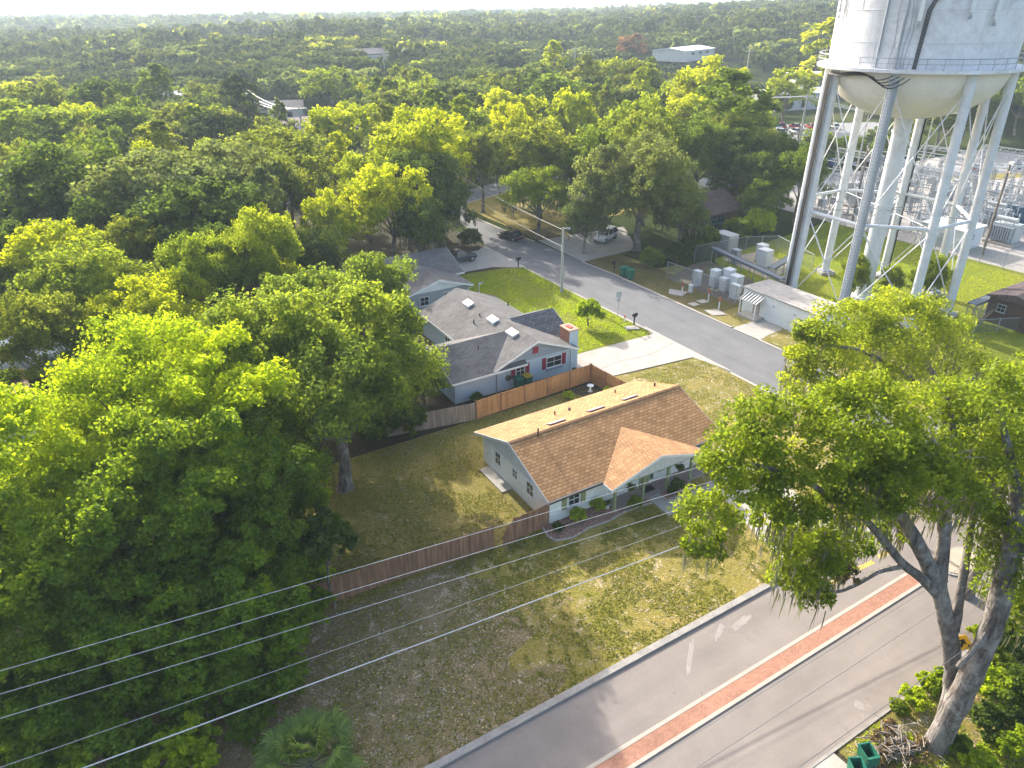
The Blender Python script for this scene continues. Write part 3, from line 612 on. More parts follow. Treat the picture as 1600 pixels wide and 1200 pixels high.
for x, y in ((6.5, 18.42), (14.9, 18.42)): b = MB(); b.box(x - 0.04, x + 0.04, y - 0.06, y + 0.04, 0, 2.45); b.build("downpipe", "white_paint" if x > 10 else "steel_grey", H2)
window(H2, '-x', 6.3, 27.5, 0.9, 1.2, 1.2); window(H2, '-x', 2.2, 20.2, 0.9, 1.1, 1.2)
rl = thing("hose_reel", "dark hose reel hanging on the blue wall under the shuttered window", "hose reel", (7.75, 18.42, 1.25)); b = MB(); b.tube([(0, 0.05, 0), (0, -0.12, 0)], 0.28, 14); b.build("drum", "trim_dark", rl); b = MB(); b.tube([(0.30 * math.cos(a), -0.05 + 0.02 * math.sin(3 * a), 0.30 * math.sin(a)) for a in [i * 0.5 for i in range(26)]], 0.03, 5); b.build("hose", "sage", rl)
def wheelie_bin(label, x, y, rz, body, lid, group=None, open_=False, s=1.0):
    t = thing("trash_bin", label, "trash bin", (x, y, 0.02), rz, group)
    b = MB(); w0, w1, d0, d1 = 0.24 * s, 0.31 * s, 0.28 * s, 0.37 * s; h = 1.05 * s; th = 0.04
    vs = []
    for (ww, dd, z) in ((w0, d0, 0.08), (w1, d1, h), (w1 - th, d1 - th, h), (w0 - th, d0 - th, 0.16)):
        vs += [(-ww, -dd, z), (ww, -dd, z), (ww, dd, z), (-ww, dd, z)]
    fs = [(3, 2, 1, 0), (12, 13, 14, 15)]
    for k in range(3): fs += [(k * 4 + i, k * 4 + (i + 1) % 4, k * 4 + 4 + (i + 1) % 4, k * 4 + 4 + i) for i in range(4)]
    b.add(vs, fs); b.box(-w1 - 0.02, w1 + 0.02, -d1 - 0.03, -d1, h - 0.08, h); b.box(-w1 - 0.02, w1 + 0.02, d1, d1 + 0.03, h - 0.08, h); b.build("bin_body", body, t)
    l = MB()
    if open_: l.box(-w1, w1, d1 + 0.032, d1 + 0.075, h - 0.62, h + 0.02)
    else: l.box(-w1 - 0.02, w1 + 0.02, -d1 - 0.04, d1 + 0.05, h + 0.002, h + 0.06); l.box(-w1 * 0.6, w1 * 0.6, -d1 * 0.6, d1 * 0.6, h + 0.06, h + 0.09)
    l.build("lid", lid, t)
    for sx in (-1, 1): q = MB(); q.tube([(sx * w0, d0 + 0.03, 0.11), (sx * (w0 + 0.06), d0 + 0.03, 0.11)], 0.11, 10); q.build("wheel", "tyre", t)
    return t
wheelie_bin("green wheeled bin with green lid against the blue house wall", 8.55, 17.9, R(180), "bin_green", "bin_green", s=1.15)
wheelie_bin("green wheeled bin with yellow lid against the blue house wall", 9.5, 17.9, R(180), "bin_green", "bin_yellow", s=1.15)
wheelie_bin("green wheeled bin at the kerb farther from the white shed, under the grey oak", 36.75, 37.1, R(80), "bin_green", "bin_green", s=1.25)
wheelie_bin("green wheeled bin at the kerb nearer to the white shed, under the grey oak", 36.8, 36.0, R(95), "bin_green", "bin_green", s=1.25)
wheelie_bin("open green bin standing nearer the brush pile by the road", 2.95, -22.55, R(160), "bin_green", "bin_green", open_=True)
wheelie_bin("open green bin standing farther from the brush pile by the road", 1.9, -22.75, R(150), "bin_green", "bin_green", open_=True)
# ------------------------------------------------------------------ grey house behind, far houses
H3 = thing("grey_house", "slate blue-grey house with pale grey gables and white trim behind the blue house", "house", (0, 0, 0))
b = MB(); b.box(6.5, 14.6, 39.3, 45, 0, 2.7); b.box(2.5, 15.7, 43.4, 52.5, 0, 2.75); b.prism([(6.5, 2.7), (14.6, 2.7), (10.6, 3.95)], 'y', 39.32, 39.5); b.prism([(43.4, 2.75), (52.5, 2.75), (47.9, 4.55)], 'x', 15.5, 15.68); b.build("wall", "grey_house_wall", H3)
r3 = gable_roof(H3, "roof", 'x', 2.0, 16.1, 43.0, 53.0, 47.9, 2.85, 4.75, "roof_grey"); gable_roof(H3, "wing_roof", 'y', 38.75, 47, 6.1, 15.05, 10.6, 2.75, 4.1, "roof_grey")
b = MB(); b.prism([(6.5, 2.71), (14.6, 2.71), (10.6, 3.93)], 'y', 39.26, 39.31); b.build("gable_siding", "white_paint", H3)
window(H3, '-y', 39.3, 11.4, 1.15, 1.15, 1.1); window(H3, '-y', 39.3, 8.3, 1.15, 1.15, 1.1)
b = MB(); b.tube([(14.95, 38.9, 2.55), (14.6, 39.2, 2.2), (14.6, 39.24, 0.1)], 0.06, 6); b.build("downpipe", "white_paint", H3)
H4 = thing("brown_house", "dark brown house with low brown roof and teal windows behind the grey oak", "house", (0, 0, 0))
b = MB(); b.box(58.3, 67.0, 46.0, 54, 0, 3.0); b.prism([(46, 3.0), (54, 3.0), (50, 4.85)], 'x', 66.8, 66.98); b.build("wall", "brown_wall", H4)
gable_roof(H4, "roof", 'x', 57.8, 67.6, 45.3, 54.6, 50, 3.05, 5.25, "roof_brown", fascia="brown_wall")
for x in (59.0, 60.7, 62.4): window(H4, '-y', 46.0, x, 1.3, 1.5, 1.35, fm="teal_paint")
b = MB(); b.box(59.0, 66.9, 43.6, 45.98, 0.9, 1.02)
for x in (59.1, 61.6, 64.2, 66.8): b.box(x - 0.06, x + 0.06, 43.62, 43.74, 0, 2.0)
for i in range(40): b.box(59.1 + i * 0.195, 59.14 + i * 0.195, 43.66, 43.7, 1.1, 1.9)
b.box(59.0, 66.9, 43.6, 43.76, 1.9, 1.96); b.build("deck", "wood_dark", H4)
b = MB()
for i in range(6): b.box(57.4 - i * 0.3, 57.7 - i * 0.3, 43.7, 44.9, 0.75 - i * 0.14, 0.87 - i * 0.14)
b.prism([(43.62, 0.3), (43.7, 0.3), (43.7, 1.9), (43.62, 1.9)], 'x', 55.6, 57.7); b.build("steps", "wood_dark", H4)
H5 = thing("roadside_house", "dark-roofed house almost hidden behind the spreading oaks along the street", "house", (62, 78, 0), R(20))
b = MB(); b.box(-7, 7, -4.5, 4.5, 0, 3.0); b.prism([(-4.5, 3.0), (4.5, 3.0), (0, 4.8)], 'x', -6.95, -6.8); b.prism([(-4.5, 3.0), (4.5, 3.0), (0, 4.8)], 'x', 6.8, 6.95); b.build("wall", "pale_wall", H5)
gable_roof(H5, "roof", 'x', -7.6, 7.6, -5.2, 5.2, 0, 3.0, 5.2, "dark_roof"); window(H5, '-x', -7, -1, 1, 1.5, 1.2); window(H5, '-y', -4.5, -3, 1, 1.5, 1.2)
# low reddish roof glimpsed at the left edge
H6 = thing("terracotta_shed", "low building with pinkish ribbed roof at the left edge beyond the trees", "shed", (-34.5, 36, 0), R(8))
b = MB(); b.box(-4, 4, -4, 4, 0, 2.2); b.build("wall", "pale_wall", H6)
b = MB(); b.prism([(-4.4, 2.2), (4.4, 2.9), (4.4, 3.02), (-4.4, 2.32)], 'y', -4.4, 4.4)
for i in range(20): y = -4.3 + i * 0.45; b.prism([(-4.4, 2.32), (4.4, 3.02), (4.4, 3.06), (-4.4, 2.36)], 'y', y, y + 0.06)
b.build("roof", "pink_roof", H6)
def rebase(root, x, y):
    root.location = (x, y, 0)
    for ch in root.children: ch.location = (ch.location.x - x, ch.location.y - y, ch.location.z)
rebase(H2, 9.0, 25.0); rebase(H3, 9.5, 46.0); rebase(H4, 62.6, 50.0)
# ================================================================== the water tower
TX, TY = 56.26, 15.56
T = thing("water_tower", "tall white elevated water tank on eight slanted legs above the white shed", "water tower", (TX, TY, 0))
NL = 8; RB, RT, ZT = 9.2, 8.75, 26.2
def leg_at(k, z):
    a = R(20.2 + 45 * k); r = RB + (RT - RB) * z / ZT; return Vector((r * math.cos(a), r * math.sin(a), z))
b = MB(); b.lathe([(8.72, 26.0), (8.72, 28.4), (8.735, 28.41), (8.735, 28.44), (8.72, 28.45), (8.72, 31.2), (8.735, 31.21), (8.735, 31.24), (8.72, 31.25), (8.72, 34.6), (7.9, 36.0), (5.6, 37.2), (2.5, 37.9), (0.4, 38.05)], 96)
b.build("tank", "tank_white", T, True)
for z in (28.42, 31.22): b = MB(); b.lathe([(8.722, z - .035), (8.755, z - .03), (8.755, z + .03), (8.722, z + .035)], 96, cap=False); b.build("plate_seam", "tank_leg", T, True)
for i in range(24):
    a = R(15 * i + 4); z0, z1 = ((26.1, 28.38), (28.47, 31.18), (31.27, 34.5))[i % 3]
    for s_ in (0,): b = MB(); b.tube([(8.725 * math.cos(a), 8.725 * math.sin(a), z0), (8.725 * math.cos(a), 8.725 * math.sin(a), z1)], 0.025, 5); b.build("plate_seam", "tank_leg", T)
pr = [(8.7 * math.cos(t), 26.0 - 5.2 * math.sin(t)) for t in [i * math.pi / 2 / 14 * 0.985 for i in range(15)]][::-1]
b = MB(); b.lathe(pr, 96); b.build("bowl", "tank_bowl", T, True)
b = MB(); b.lathe([(0.02, 21.4), (0.95, 21.5), (0.95, 20.2)], 28, cap=False); b.lathe([(0.9, 0.3), (0.9, 21.4)], 28); b.lathe([(1.0, 19.3), (1.0, 19.5)], 28); b.lathe([(0.98, 11.2), (0.98, 11.5)], 28); b.lathe([(1.3, 0), (1.3, 0.35)], 28); b.build("riser", "tank_leg", T, True)
b = MB(); b.lathe([(8.73, 26.02), (9.75, 26.02), (9.75, 26.14), (8.73, 26.14)], 96); bal = b.build("balcony", "tank_white", T, True)
b = MB(); b.lathe([(9.76, 25.86), (9.8, 25.86), (9.8, 26.16), (9.76, 26.16)], 96, cap=False); b.build("balcony_rim", "tank_white", bal, True)
b = MB()
for zz, rad in ((27.15, 0.035), (26.68, 0.025)): b.tube([(9.7 * math.cos(i * 2 * math.pi / 96), 9.7 * math.sin(i * 2 * math.pi / 96), zz) for i in range(97)], rad, 5)
for i in range(40): a = i * 2 * math.pi / 40; b.tube([(9.7 * math.cos(a), 9.7 * math.sin(a), 26.1), (9.7 * math.cos(a), 9.7 * math.sin(a), 27.17)], 0.03, 5)
b.build("railing", "galvanised", bal)
for k in range(NL):
    p0, p1 = leg_at(k, 0.3), leg_at(k, 26.0); b = MB(); b.tube([p0, p1], 0.47, 20)
    for z in (5, 10.6, 16, 21): q = leg_at(k, z); q2 = leg_at(k, z + 0.12); b.tube([q, q2], 0.49, 20)
    lg = b.build("leg", "tank_leg", T, True)
    f = MB(); q = leg_at(k, 0); a = R(20.2 + 45 * k); f.cbox(q.x, q.y, 0.0, 1.9, 1.9, 0.42, a); f.build("footing", "concrete_pale", lg)
    f = MB(); f.cbox(q.x, q.y, 0.42, 1.25, 1.25, 0.1, a); f.build("base_plate", "steel_grey", lg)
ZS = 11.0
def inset(p, q, d): t = (q - p).normalized(); return p + t * d, q - t * d
for k in range(NL):
    A, B_ = inset(leg_at(k, ZS), leg_at((k + 1) % NL, ZS), 0.40); b = MB(); b.tube([A, B_], 0.19, 10); b.build("strut", "tank_leg", T, True)
    for z0, z1 in ((1.2, ZS - 0.3), (ZS + 0.4, 24.6)):
        for (ka, kb) in ((k, k + 1), (k + 1, k)):
            A, B_ = inset(leg_at(ka % NL, z0), leg_at(kb % NL, z1), 0.42)
            out = Vector((A.x + B_.x, A.y + B_.y, 0)).normalized() * (0.06 if ka == k else -0.06)
            b = MB(); b.tube([A + out, B_ + out], 0.055, 6); b.build("brace_rod", "tank_white", T)
    A, B_ = leg_at(k, ZS), Vector((0, 0, ZS)); t = (B_ - A).normalized(); b = MB(); b.tube([A + t * 0.4, B_ - t * 0.85], 0.05, 6); b.build("tie_rod", "galvanised", T)
# cable ladder climbing the outer pair of legs, black feed lines and their loops
def leg_line(k, off_r, off_t, z): a = R(20.2 + 45 * k); q = leg_at(k, z); return q + Vector((math.cos(a), math.sin(a), 0)) * off_r + Vector((-math.sin(a), math.cos(a), 0)) * off_t
ka = 3                                   # the leg nearest the equipment yard
b = MB()
for o1 in (-0.42, 0.42): b.tube([leg_line(ka, 0.62, o1, 0.4), leg_line(ka, 0.62, o1, 25.6)], 0.05, 6)
for i in range(64): z = 0.6 + i * 0.39; b.tube([leg_line(ka, 0.62, -0.42, z), leg_line(ka, 0.62, 0.42, z)], 0.025, 5)
lad = b.build("cable_ladder", "galvanised", T)
for i in range(7): o1 = -0.3 + i * 0.1; b = MB(); b.tube([leg_line(ka, 0.72, o1, 0.3), leg_line(ka, 0.72, o1, 25.3)], 0.05, 6); b.build("feed_cable", "rubber_black", lad)
b = MB()
for o1 in (-0.24, 0.24): b.tube([leg_line(4, 0.62, o1, 2.5), leg_line(4, 0.62, o1, 27.3)], 0.04, 6)
for i in range(70): z = 2.6 + i * 0.35; b.tube([leg_line(4, 0.62, -0.24, z), leg_line(4, 0.62, 0.24, z)], 0.02, 5)
b.build("ladder", "steel_grey", T)
for i in range(3): b = MB(); b.tube([leg_line(4, 0.55, 0.38 + i * 0.1, 0.4), leg_line(4, 0.5, 0.38 + i * 0.1, 25.2)], 0.045, 6); b.build("feed_cable", "steel_grey", T)
for i in range(2): b = MB(); b.tube([leg_line(0, -0.2 + i * 0.12, -0.55, 0.4), leg_line(0, -0.2 + i * 0.12, -0.55, 25.5)], 0.06, 6); b.build("feed_cable", "rubber_black", T)
def on_tank(adeg, z, r=8.8): a = R(adeg); return Vector((r * math.cos(a), r * math.sin(a), z))
A3, A5 = 20.2 + 135, 20.2 + 180
for i in range(4):
    b = MB(); pts = []
    for s in range(17):
        t = s / 16; a = A3 + (A5 - A3) * t * (1.0 + 0.07 * i); z = 25.62 - 0.07 * i - (0.35 + 0.16 * i) * math.sin(math.pi * max(0, (t - 0.62) / 0.38)) ** 1.0 - 0.12 * math.sin(math.pi * t * 3)
        pts.append(on_tank(a, z, 9.3 + 0.05 * i))
    b.tube(pts, 0.055, 6); b.build("feed_cable", "rubber_black", T)
for i in range(4): b = MB(); b.tube([on_tank(A5 + 9 + 0.6 * i, 26.2, 8.84), on_tank(A5 + 10 + 0.7 * i, 31.2, 8.84), on_tank(A5 + 12 + 0.7 * i, 32.0, 8.9), on_tank(A5 + 17 + 3 * i, 32.4, 8.86)], 0.035, 6); b.build("feed_cable", "rubber_black", T)
for a in (A5 - 13, A5 - 1): b = MB(); b.tube([on_tank(a, 26.2, 8.82), on_tank(a, 34.4, 8.82)], 0.09, 8); b.build("conduit", "steel_grey", T)
for i, a in enumerate((A5 + 2, A5 + 4, A5 - 5)): b = MB(); b.tube([on_tank(a + 0.6 * math.sin(z * 1.3 + i), z, 8.80) for z in [26.2 + 0.4 * j for j in range(16)]], 0.03, 5); b.build("feed_cable", "steel_grey", T)
b = MB(); b.tube([on_tank(A5 - 2, 28.0, 9.0), on_tank(A5 - 2, 30.8, 9.0)], 0.06, 8); b.build("whip_antenna", "white_paint", T)
for a, z in ((A5 + 7, 30.3), (A5 + 33, 31.0), (A5 + 48, 30.4), (A5 + 80, 31.2), (A3 - 8, 31.0)):
    q = on_tank(a, z, 9.15); m_ = MB(); m_.cbox(q.x, q.y, z, 0.16, 0.36, 2.2, R(a)); an = m_.build("panel_antenna", "white_paint", T)
    q2 = on_tank(a, z, 8.98); mm = MB(); mm.tube([q2 + Vector((0, 0, -0.5)), q2 + Vector((0, 0, 2.5))], 0.05, 8); mm.tube([on_tank(a, z + 0.3, 8.7), q2 + Vector((0, 0, 0.3))], 0.04, 6); mm.build("mount", "galvanised", an)
    mm = MB(); q3 = on_tank(a, z, 9.05); mm.cbox(q3.x, q3.y, z - 0.55, 0.2, 0.22, 0.3, R(a)); mm.build("radio_unit", "steel_grey", an)
b = MB()
for o1 in (-0.22, 0.22): b.tube([on_tank(A3 - 3, 26.2, 9.1) + Vector((0, o1, 0)), on_tank(A3 - 3, 34.5, 9.1) + Vector((0, o1, 0))], 0.04, 6)
for i in range(24): b.tube([on_tank(A3 - 3, 26.4 + i * 0.34, 9.1) + Vector((0, -0.22, 0)), on_tank(A3 - 3, 26.4 + i * 0.34, 9.1) + Vector((0, 0.22, 0))], 0.02, 5)
b.build("tank_ladder", "galvanised", T)
# ================================================================== white shed and equipment yard
S = thing("white_shed", "long white shed with flat grey roof and a black and white striped awning", "shed", (40.9, 10.0, 0))
b = MB(); b.box(0, 4.2, 0, 10.6, 0, 2.85); b.build("wall", "shed_white", S)
b = MB(); b.box(-0.12, 4.35, -0.15, 10.75, 2.85, 3.02); b.box(0.3, 3.9, 0.3, 10.3, 3.02, 3.05); b.build("roof", "roof_flat_grey", S)
aw = MB(); aw.prism([(-1.35, 2.0), (-0.01, 2.62), (-0.01, 2.68), (-1.35, 2.06)], 'y', 7.5, 9.95); aw_o = aw.build("awning", "white_paint", S)
b = MB()
for i in range(6): y = 7.62 + i * 0.41; b.prism([(-1.35, 2.064), (-0.05, 2.666), (-0.05, 2.672), (-1.35, 2.070)], 'y', y, y + 0.2)
b.build("awning_stripe", "rubber_black", aw_o)
for y in (7.6, 9.85): b = MB(); b.box(-1.3, -1.2, y - 0.05, y + 0.05, 0.3, 2.08); b.build("awning_post", "white_paint", S)
b = MB(); b.box(-1.5, -0.01, 7.2, 9.9, 0, 0.3); b.build("step", "concrete_pale", S)
door(S, '-x', 0.0, 8.0, 0.95, 2.05, "band_concrete", 0.3)
for y in (3.2, 6.0): b = MB(); b.box(-0.05, -0.001, y, y + 0.25, 1.9, 2.1); b.build("wall_vent", "cabinet_grey", S)
def cabinet(label, x, y, sx, sy, h, m="cabinet_white", rz=0.0, legs=False):
    t = thing("equipment_cabinet", label, "cabinet", (x, y, 0.02), rz, "equipment cabinets in the fenced yard")
    z0 = 0.15
    b = MB(); b.box(-sx / 2, sx / 2, -sy / 2, sy / 2, z0, h); b.build("housing", m, t)
    b = MB(); b.box(-sx / 2 - 0.05, sx / 2 + 0.05, -sy / 2 - 0.05, sy / 2 + 0.05, h, h + 0.08); b.build("lid", m, t)
    b = MB(); b.box(-sx / 2 - 0.03, -sx / 2, -sy / 2 + 0.08, sy / 2 - 0.08, z0 + 0.1, h - 0.1); b.box(-sx / 2 - 0.06, -sx / 2 - 0.03, -0.02, 0.02, z0 + h * 0.45, z0 + h * 0.6); b.build("door", m, t)
    b = MB(); b.box(-sx / 2 - 0.1, sx / 2 + 0.1, -sy / 2 - 0.1, sy / 2 + 0.1, 0, z0); b.build("plinth", "concrete", t)
    return t
cabinet("tall narrow cabinet leaning out alone at the street end of the equipment yard", 42.2, 29.4, 0.8, 0.9, 2.0)
cabinet("grey cabinet at the back left of the tight cabinet cluster beside the white shed", 44.0, 28.0, 1.0, 1.0, 2.2)
cabinet("tallest cabinet in the middle of the tight cabinet cluster beside the white shed", 45.0, 26.7, 1.1, 1.1, 2.5)
cabinet("squat cabinet in front of the tallest one in the cabinet cluster", 43.8, 26.3, 0.8, 0.9, 1.7)
cabinet("broad cabinet at the right end of the tight cabinet cluster", 44.6, 25.1, 1.1, 1.3, 2.2)
cabinet("pale cabinet standing apart just left of the shed's striped awning", 42.9, 23.6, 0.6, 1.2, 1.8)
cabinet("wide white cabinet in the rear equipment yard by the chain link corner", 55.5, 30.2, 1.3, 1.6, 2.3)
cabinet("narrower white cabinet directly behind the wide one in the rear yard", 56.7, 31.8, 1.1, 1.2, 2.4)
cabinet("grey cabinet with meters beside the end of the covered cable bridge", 53.2, 33.2, 0.9, 1.0, 1.9, "galvanised")
cabinet("large grey generator housing in the shade below the brown house deck", 56.8, 38.6, 1.9, 3.0, 2.3, "cabinet_grey")
cabinet("small waist-high white box next to the red topped marker post", 40.0, 28.1, 0.35, 0.4, 0.95)
def cable_bridge(label, p0, p1, z, n):
    t = thing("cable_bridge", label, "cable bridge", (p0[0], p0[1], 0)); d = Vector((p1[0] - p0[0], p1[1] - p0[1])); L = d.length; t.rotation_euler = (0, 0, math.atan2(d.y, d.x))
    b = MB(); b.box(0, L, -0.45, 0.45, z, z + 0.07); b.box(0, L, -0.47, -0.45, z - 0.2, z + 0.1); b.box(0, L, 0.45, 0.47, z - 0.2, z + 0.1); b.build("cover", "tray_grey", t)
    for i in range(n):
        x = 0.3 + (L - 0.6) * i / (n - 1)
        for y in (-0.4, 0.4): b = MB(); b.tube([(x, y, 0), (x, y, z)], 0.05, 6); b.build("post", "galvanised", t)
cable_bridge("dark covered cable bridge crossing the yard from the cabinets to the tower leg", (50.6, 35.0), (48.4, 21.4), 2.2, 6)
cable_bridge("grey cable bridge running between the tower footings and the brown hut", (58.9, 4.4), (65.5, 4.6), 2.4, 5)
cable_bridge("low grey cable bridge behind the dark cable ladder of the tower", (50, 24.5), (58, 27.0), 2.4, 4)
def chain_fence(label, pts, h=2.2, m="chain_link", group="chain link fences"):
    t = thing("chain_link_fence", label, "fence", (pts[0][0], pts[0][1], 0), 0, group); ox, oy = pts[0]
    for (x0, y0), (x1, y1) in zip(pts, pts[1:]):
        b = MB(); b.add([(x0 - ox, y0 - oy, 0.05), (x1 - ox, y1 - oy, 0.05), (x1 - ox, y1 - oy, h), (x0 - ox, y0 - oy, h)], [(0, 1, 2, 3)]); b.build("mesh_panel", m, t)
        b = MB(); b.tube([(x0 - ox, y0 - oy, h), (x1 - ox, y1 - oy, h)], 0.03, 6); b.build("top_rail", "galvanised", t)
        n = max(1, round(math.hypot(x1 - x0, y1 - y0) / 3))
        for i in range(n + (1 if (x1, y1) == pts[-1] else 0)):
            x, y = x0 + (x1 - x0) * i / n - ox, y0 + (y1 - y0) * i / n - oy; b = MB(); b.tube([(x, y, 0), (x, y, h + 0.1)], 0.045, 6); b.build("post", "galvanised", t)
    return t
def chain_mat():
    m, nt, b = _new("chain_link"); p = _geo(nt)
    b.inputs["Base Color"].default_value = (0.22, 0.25, 0.26, 1); b.inputs["Metallic"].default_value = 0.3; b.inputs["Roughness"].default_value = 0.5
    n = _noise(nt, 40, 1, 0.5, p); r = _ramp(nt, n.outputs[0], [(0.52, (0, 0, 0)), (0.56, (0.6, 0.6, 0.6))]); nt.links.new(r.outputs[0], b.inputs["Alpha"])
    MATS["chain_link"] = m
chain_mat()
chain_fence("chain link fence along the street side of the cabinet yard", [(41.2, 33.8), (41.6, 29.5), (42.0, 22.6)])
chain_fence("chain link fence closing the rear corner of the equipment yard", [(49, 36.8), (58.4, 36.2), (62.5, 34.0), (59.5, 25.5)])
chain_fence("chain link fence between the tower lawn and the gravel of the substation", [(81.5, 45), (81.3, 28), (81.3, 9)])
chain_fence("chain link fence in front of the brown hut at the right edge", [(57.0, 2.6), (62, 0.2), (66, -3.0)], 1.6)
def marker(label, x, y, m, h=1.3, cross=False):
    t = thing("marker_post", label, "marker post", (x, y, 0.02)); b = MB(); b.tube([(0, 0, 0), (0, 0, h * 0.62)], 0.07, 8); b.build("post", "white_paint", t)
    b = MB(); b.tube([(0, 0, h * 0.62), (0, 0, h)], 0.075, 8)
    if cross: b.cbox(0, 0, h * 0.78, 0.5, 0.1, 0.12, R(100))
    b.build("head", m, t)
marker("white marker post with a red top on the pad next to the small white box", 39.1, 28.6, "red_marker")
marker("white marker post with orange crosspiece nearer the tight cabinet cluster", 39.9, 24.9, "orange_marker", 1.5, True)
marker("white marker post with orange crosspiece nearer the striped awning", 38.9, 22.2, "orange_marker", 1.6, True)
B_ = thing("brown_hut", "dark brown hut with a small blue-grey window at the right edge below the tower", "hut", (61.6, -1.2, 0))
b = MB(); b.box(0, 7.0, 0, 5.2, 0, 3.0); b.build("wall", "brown_wall", B_); b = MB(); b.prism([(-0.3, 3.0), (5.5, 3.0), (5.5, 3.15), (2.6, 3.9), (-0.3, 3.15)], 'x', -0.4, 7.4); b.build("roof", "roof_brown", B_); window(B_, '-x', 0, 3.3, 1.5, 0.9, 0.9, fm="cabinet_grey")
# ================================================================== substation beyond the tower
def prot(name, build):
    def f(label, x, y, rz=0.0, cat=None, group=None):
        t = thing(name, label, cat or name.replace('_', ' '), (x, y, 0.02), rz, group); build(t); return t
    return f
_cache = {}
def part(t, key, name, m, fn, loc=None):
    k = (t.name.split('.')[0], key)
    if k not in _cache:
        b = MB(); fn(b); o = b.build(name, m, t); _cache[k] = o.data
        if loc: o.location = loc
        return o
    o = bpy.data.objects.new(name, _cache[k]); COL.objects.link(o); o.parent = t
    if loc: o.location = loc
    return o
def insul(b, x, y, z0, z1, r=0.11):
    n = max(3, int((z1 - z0) / 0.13)); prof = []
    for i in range(n): z = z0 + (z1 - z0) * i / n; prof += [(r * 0.55, z), (r, z + 0.04), (r * 0.55, z + 0.08)]
    prof.append((r * 0.5, z1)); b.lathe(prof, 8, (x, y))
def mk_transformer(t):
    part(t, 'tank', 'tank', 'cabinet_grey', lambda b: b.box(-1.6, 1.6, -1.1, 1.1, 0.4, 3.0))
    def fins(b):
        for i in range(9):
            x = -1.4 + i * 0.35; b.box(x, x + 0.2, -1.7, -1.12, 0.6, 2.7)
        b.box(-1.4, 1.6, -1.45, -1.35, 2.3, 2.4); b.box(-1.4, 1.6, -1.45, -1.35, 0.8, 0.9)
    for q in (0, 2.82): part(t, 'rad', 'radiator', 'porcelain', fins, (0, q, 0))
    part(t, 'cons', 'conservator', 'cabinet_grey', lambda b: (b.tube([(-1.4, 0.7, 3.7), (1.4, 0.7, 3.7)], 0.34, 12), b.box(-1.0, -0.9, 0.6, 0.8, 3.0, 3.4), b.box(0.9, 1.0, 0.6, 0.8, 3.0, 3.4)))
    for i in range(3): part(t, 'bush', 'bushing', 'porcelain', lambda b: insul(b, 0, 0, 3.0, 4.5, 0.16), (-0.9 + 0.9 * i, -0.4, 0))
    part(t, 'pl', 'plinth', 'concrete_pale', lambda b: b.box(-2.1, 2.1, -1.9, 1.9, 0, 0.4))
def mk_breaker(t):
    part(t, 'box', 'housing', 'cabinet_grey', lambda b: b.box(-0.6, 0.6, -0.45, 0.45, 1.0, 2.1))
    def legs(b):
        for sx in (-0.5, 0.5):
            for sy in (-0.35, 0.35): b.box(sx - 0.05, sx + 0.05, sy - 0.05, sy + 0.05, 0, 1.0)
    part(t, 'fr', 'stand', 'galvanised', legs)
    for i in range(3): part(t, 'bu', 'bushing', 'porcelain', lambda b: insul(b, 0, 0, 2.1, 3.4, 0.13), (-0.4 + 0.4 * i, 0, 0))
def mk_bus(t):
    part(t, 'po', 'post', 'galvanised', lambda b: (b.box(-0.1, 0.1, -0.1, 0.1, 0, 2.6), b.box(-1.3, 1.3, -0.08, 0.08, 2.6, 2.76)))
    for i in range(3): part(t, 'in', 'insulator', 'porcelain', lambda b: insul(b, 0, 0, 2.76, 3.7, 0.12), (-1.1 + 1.1 * i, 0, 0))
    for x in (-1.1, 0, 1.1): part(t, 'bar', 'switch_blade', 'galvanised', lambda b: b.tube([(0, -1.0, 3.75), (0, 1.0, 3.85)], 0.04, 6), (x, 0, 0))
def mk_gantry(t):
    def col(b):
        for sx in (-0.3, 0.3):
            for sy in (-0.3, 0.3): b.tube([(sx, sy, 0), (sx * 0.6, sy * 0.6, 8.0)], 0.05, 5)
        for i in range(10):
            z = i * 0.8; s = -1 if i % 2 else 1
            for sy in (-0.27, 0.27): b.tube([(-0.28 * s, sy, z), (0.28 * s, sy, z + 0.8)], 0.03, 4)
            for sx in (-0.27, 0.27): b.tube([(sx, -0.28 * s, z), (sx, 0.28 * s, z + 0.8)], 0.03, 4)
    for x in (-4.5, 4.5): part(t, 'col', 'column', 'galvanised', col, (x, 0, 0))
    def beam(b):
        for sy in (-0.22, 0.22):
            for z in (7.4, 8.0): b.tube([(-4.6, sy, z), (4.6, sy, z)], 0.045, 5)
        for i in range(14): x = -4.5 + i * 0.643; s = i % 2; [b.tube([(x, sy, 7.4 + 0.6 * s), (x + 0.643, sy, 8.0 - 0.6 * s)], 0.03, 4) for sy in (-0.22, 0.22)]
    part(t, 'beam', 'beam', 'galvanised', beam)
    for i in range(3): part(t, 'ins', 'insulator', 'porcelain', lambda b: insul(b, 0, 0, 6.2, 7.3, 0.12), (-2.6 + 2.6 * i, 0, 0))
def mk_mast(t):
    part(t, 'm', 'mast', 'pole_grey', lambda b: b.tube([(0, 0, 0), (0, 0, 9), (0, 0, 16)], [0.2, 0.15, 0.06], 8)); part(t, 'f', 'footing', 'concrete_pale', lambda b: b.box(-0.5, 0.5, -0.5, 0.5, 0, 0.2))
def mk_wpole(t):
    part(t, 'm', 'pole', 'pole_wood', lambda b: b.tube([(0, 0, 0), (0, 0, 12.5)], [0.19, 0.13], 8)); part(t, 'a', 'crossarm', 'pole_wood', lambda b: b.box(-1.3, 1.3, -0.07, 0.07, 11.5, 11.65))
    for i in range(3): part(t, 'i', 'insulator', 'porcelain', lambda b: insul(b, 0, 0, 11.65, 12.0, 0.09), (-1.1 + 1.1 * i, 0, 0))
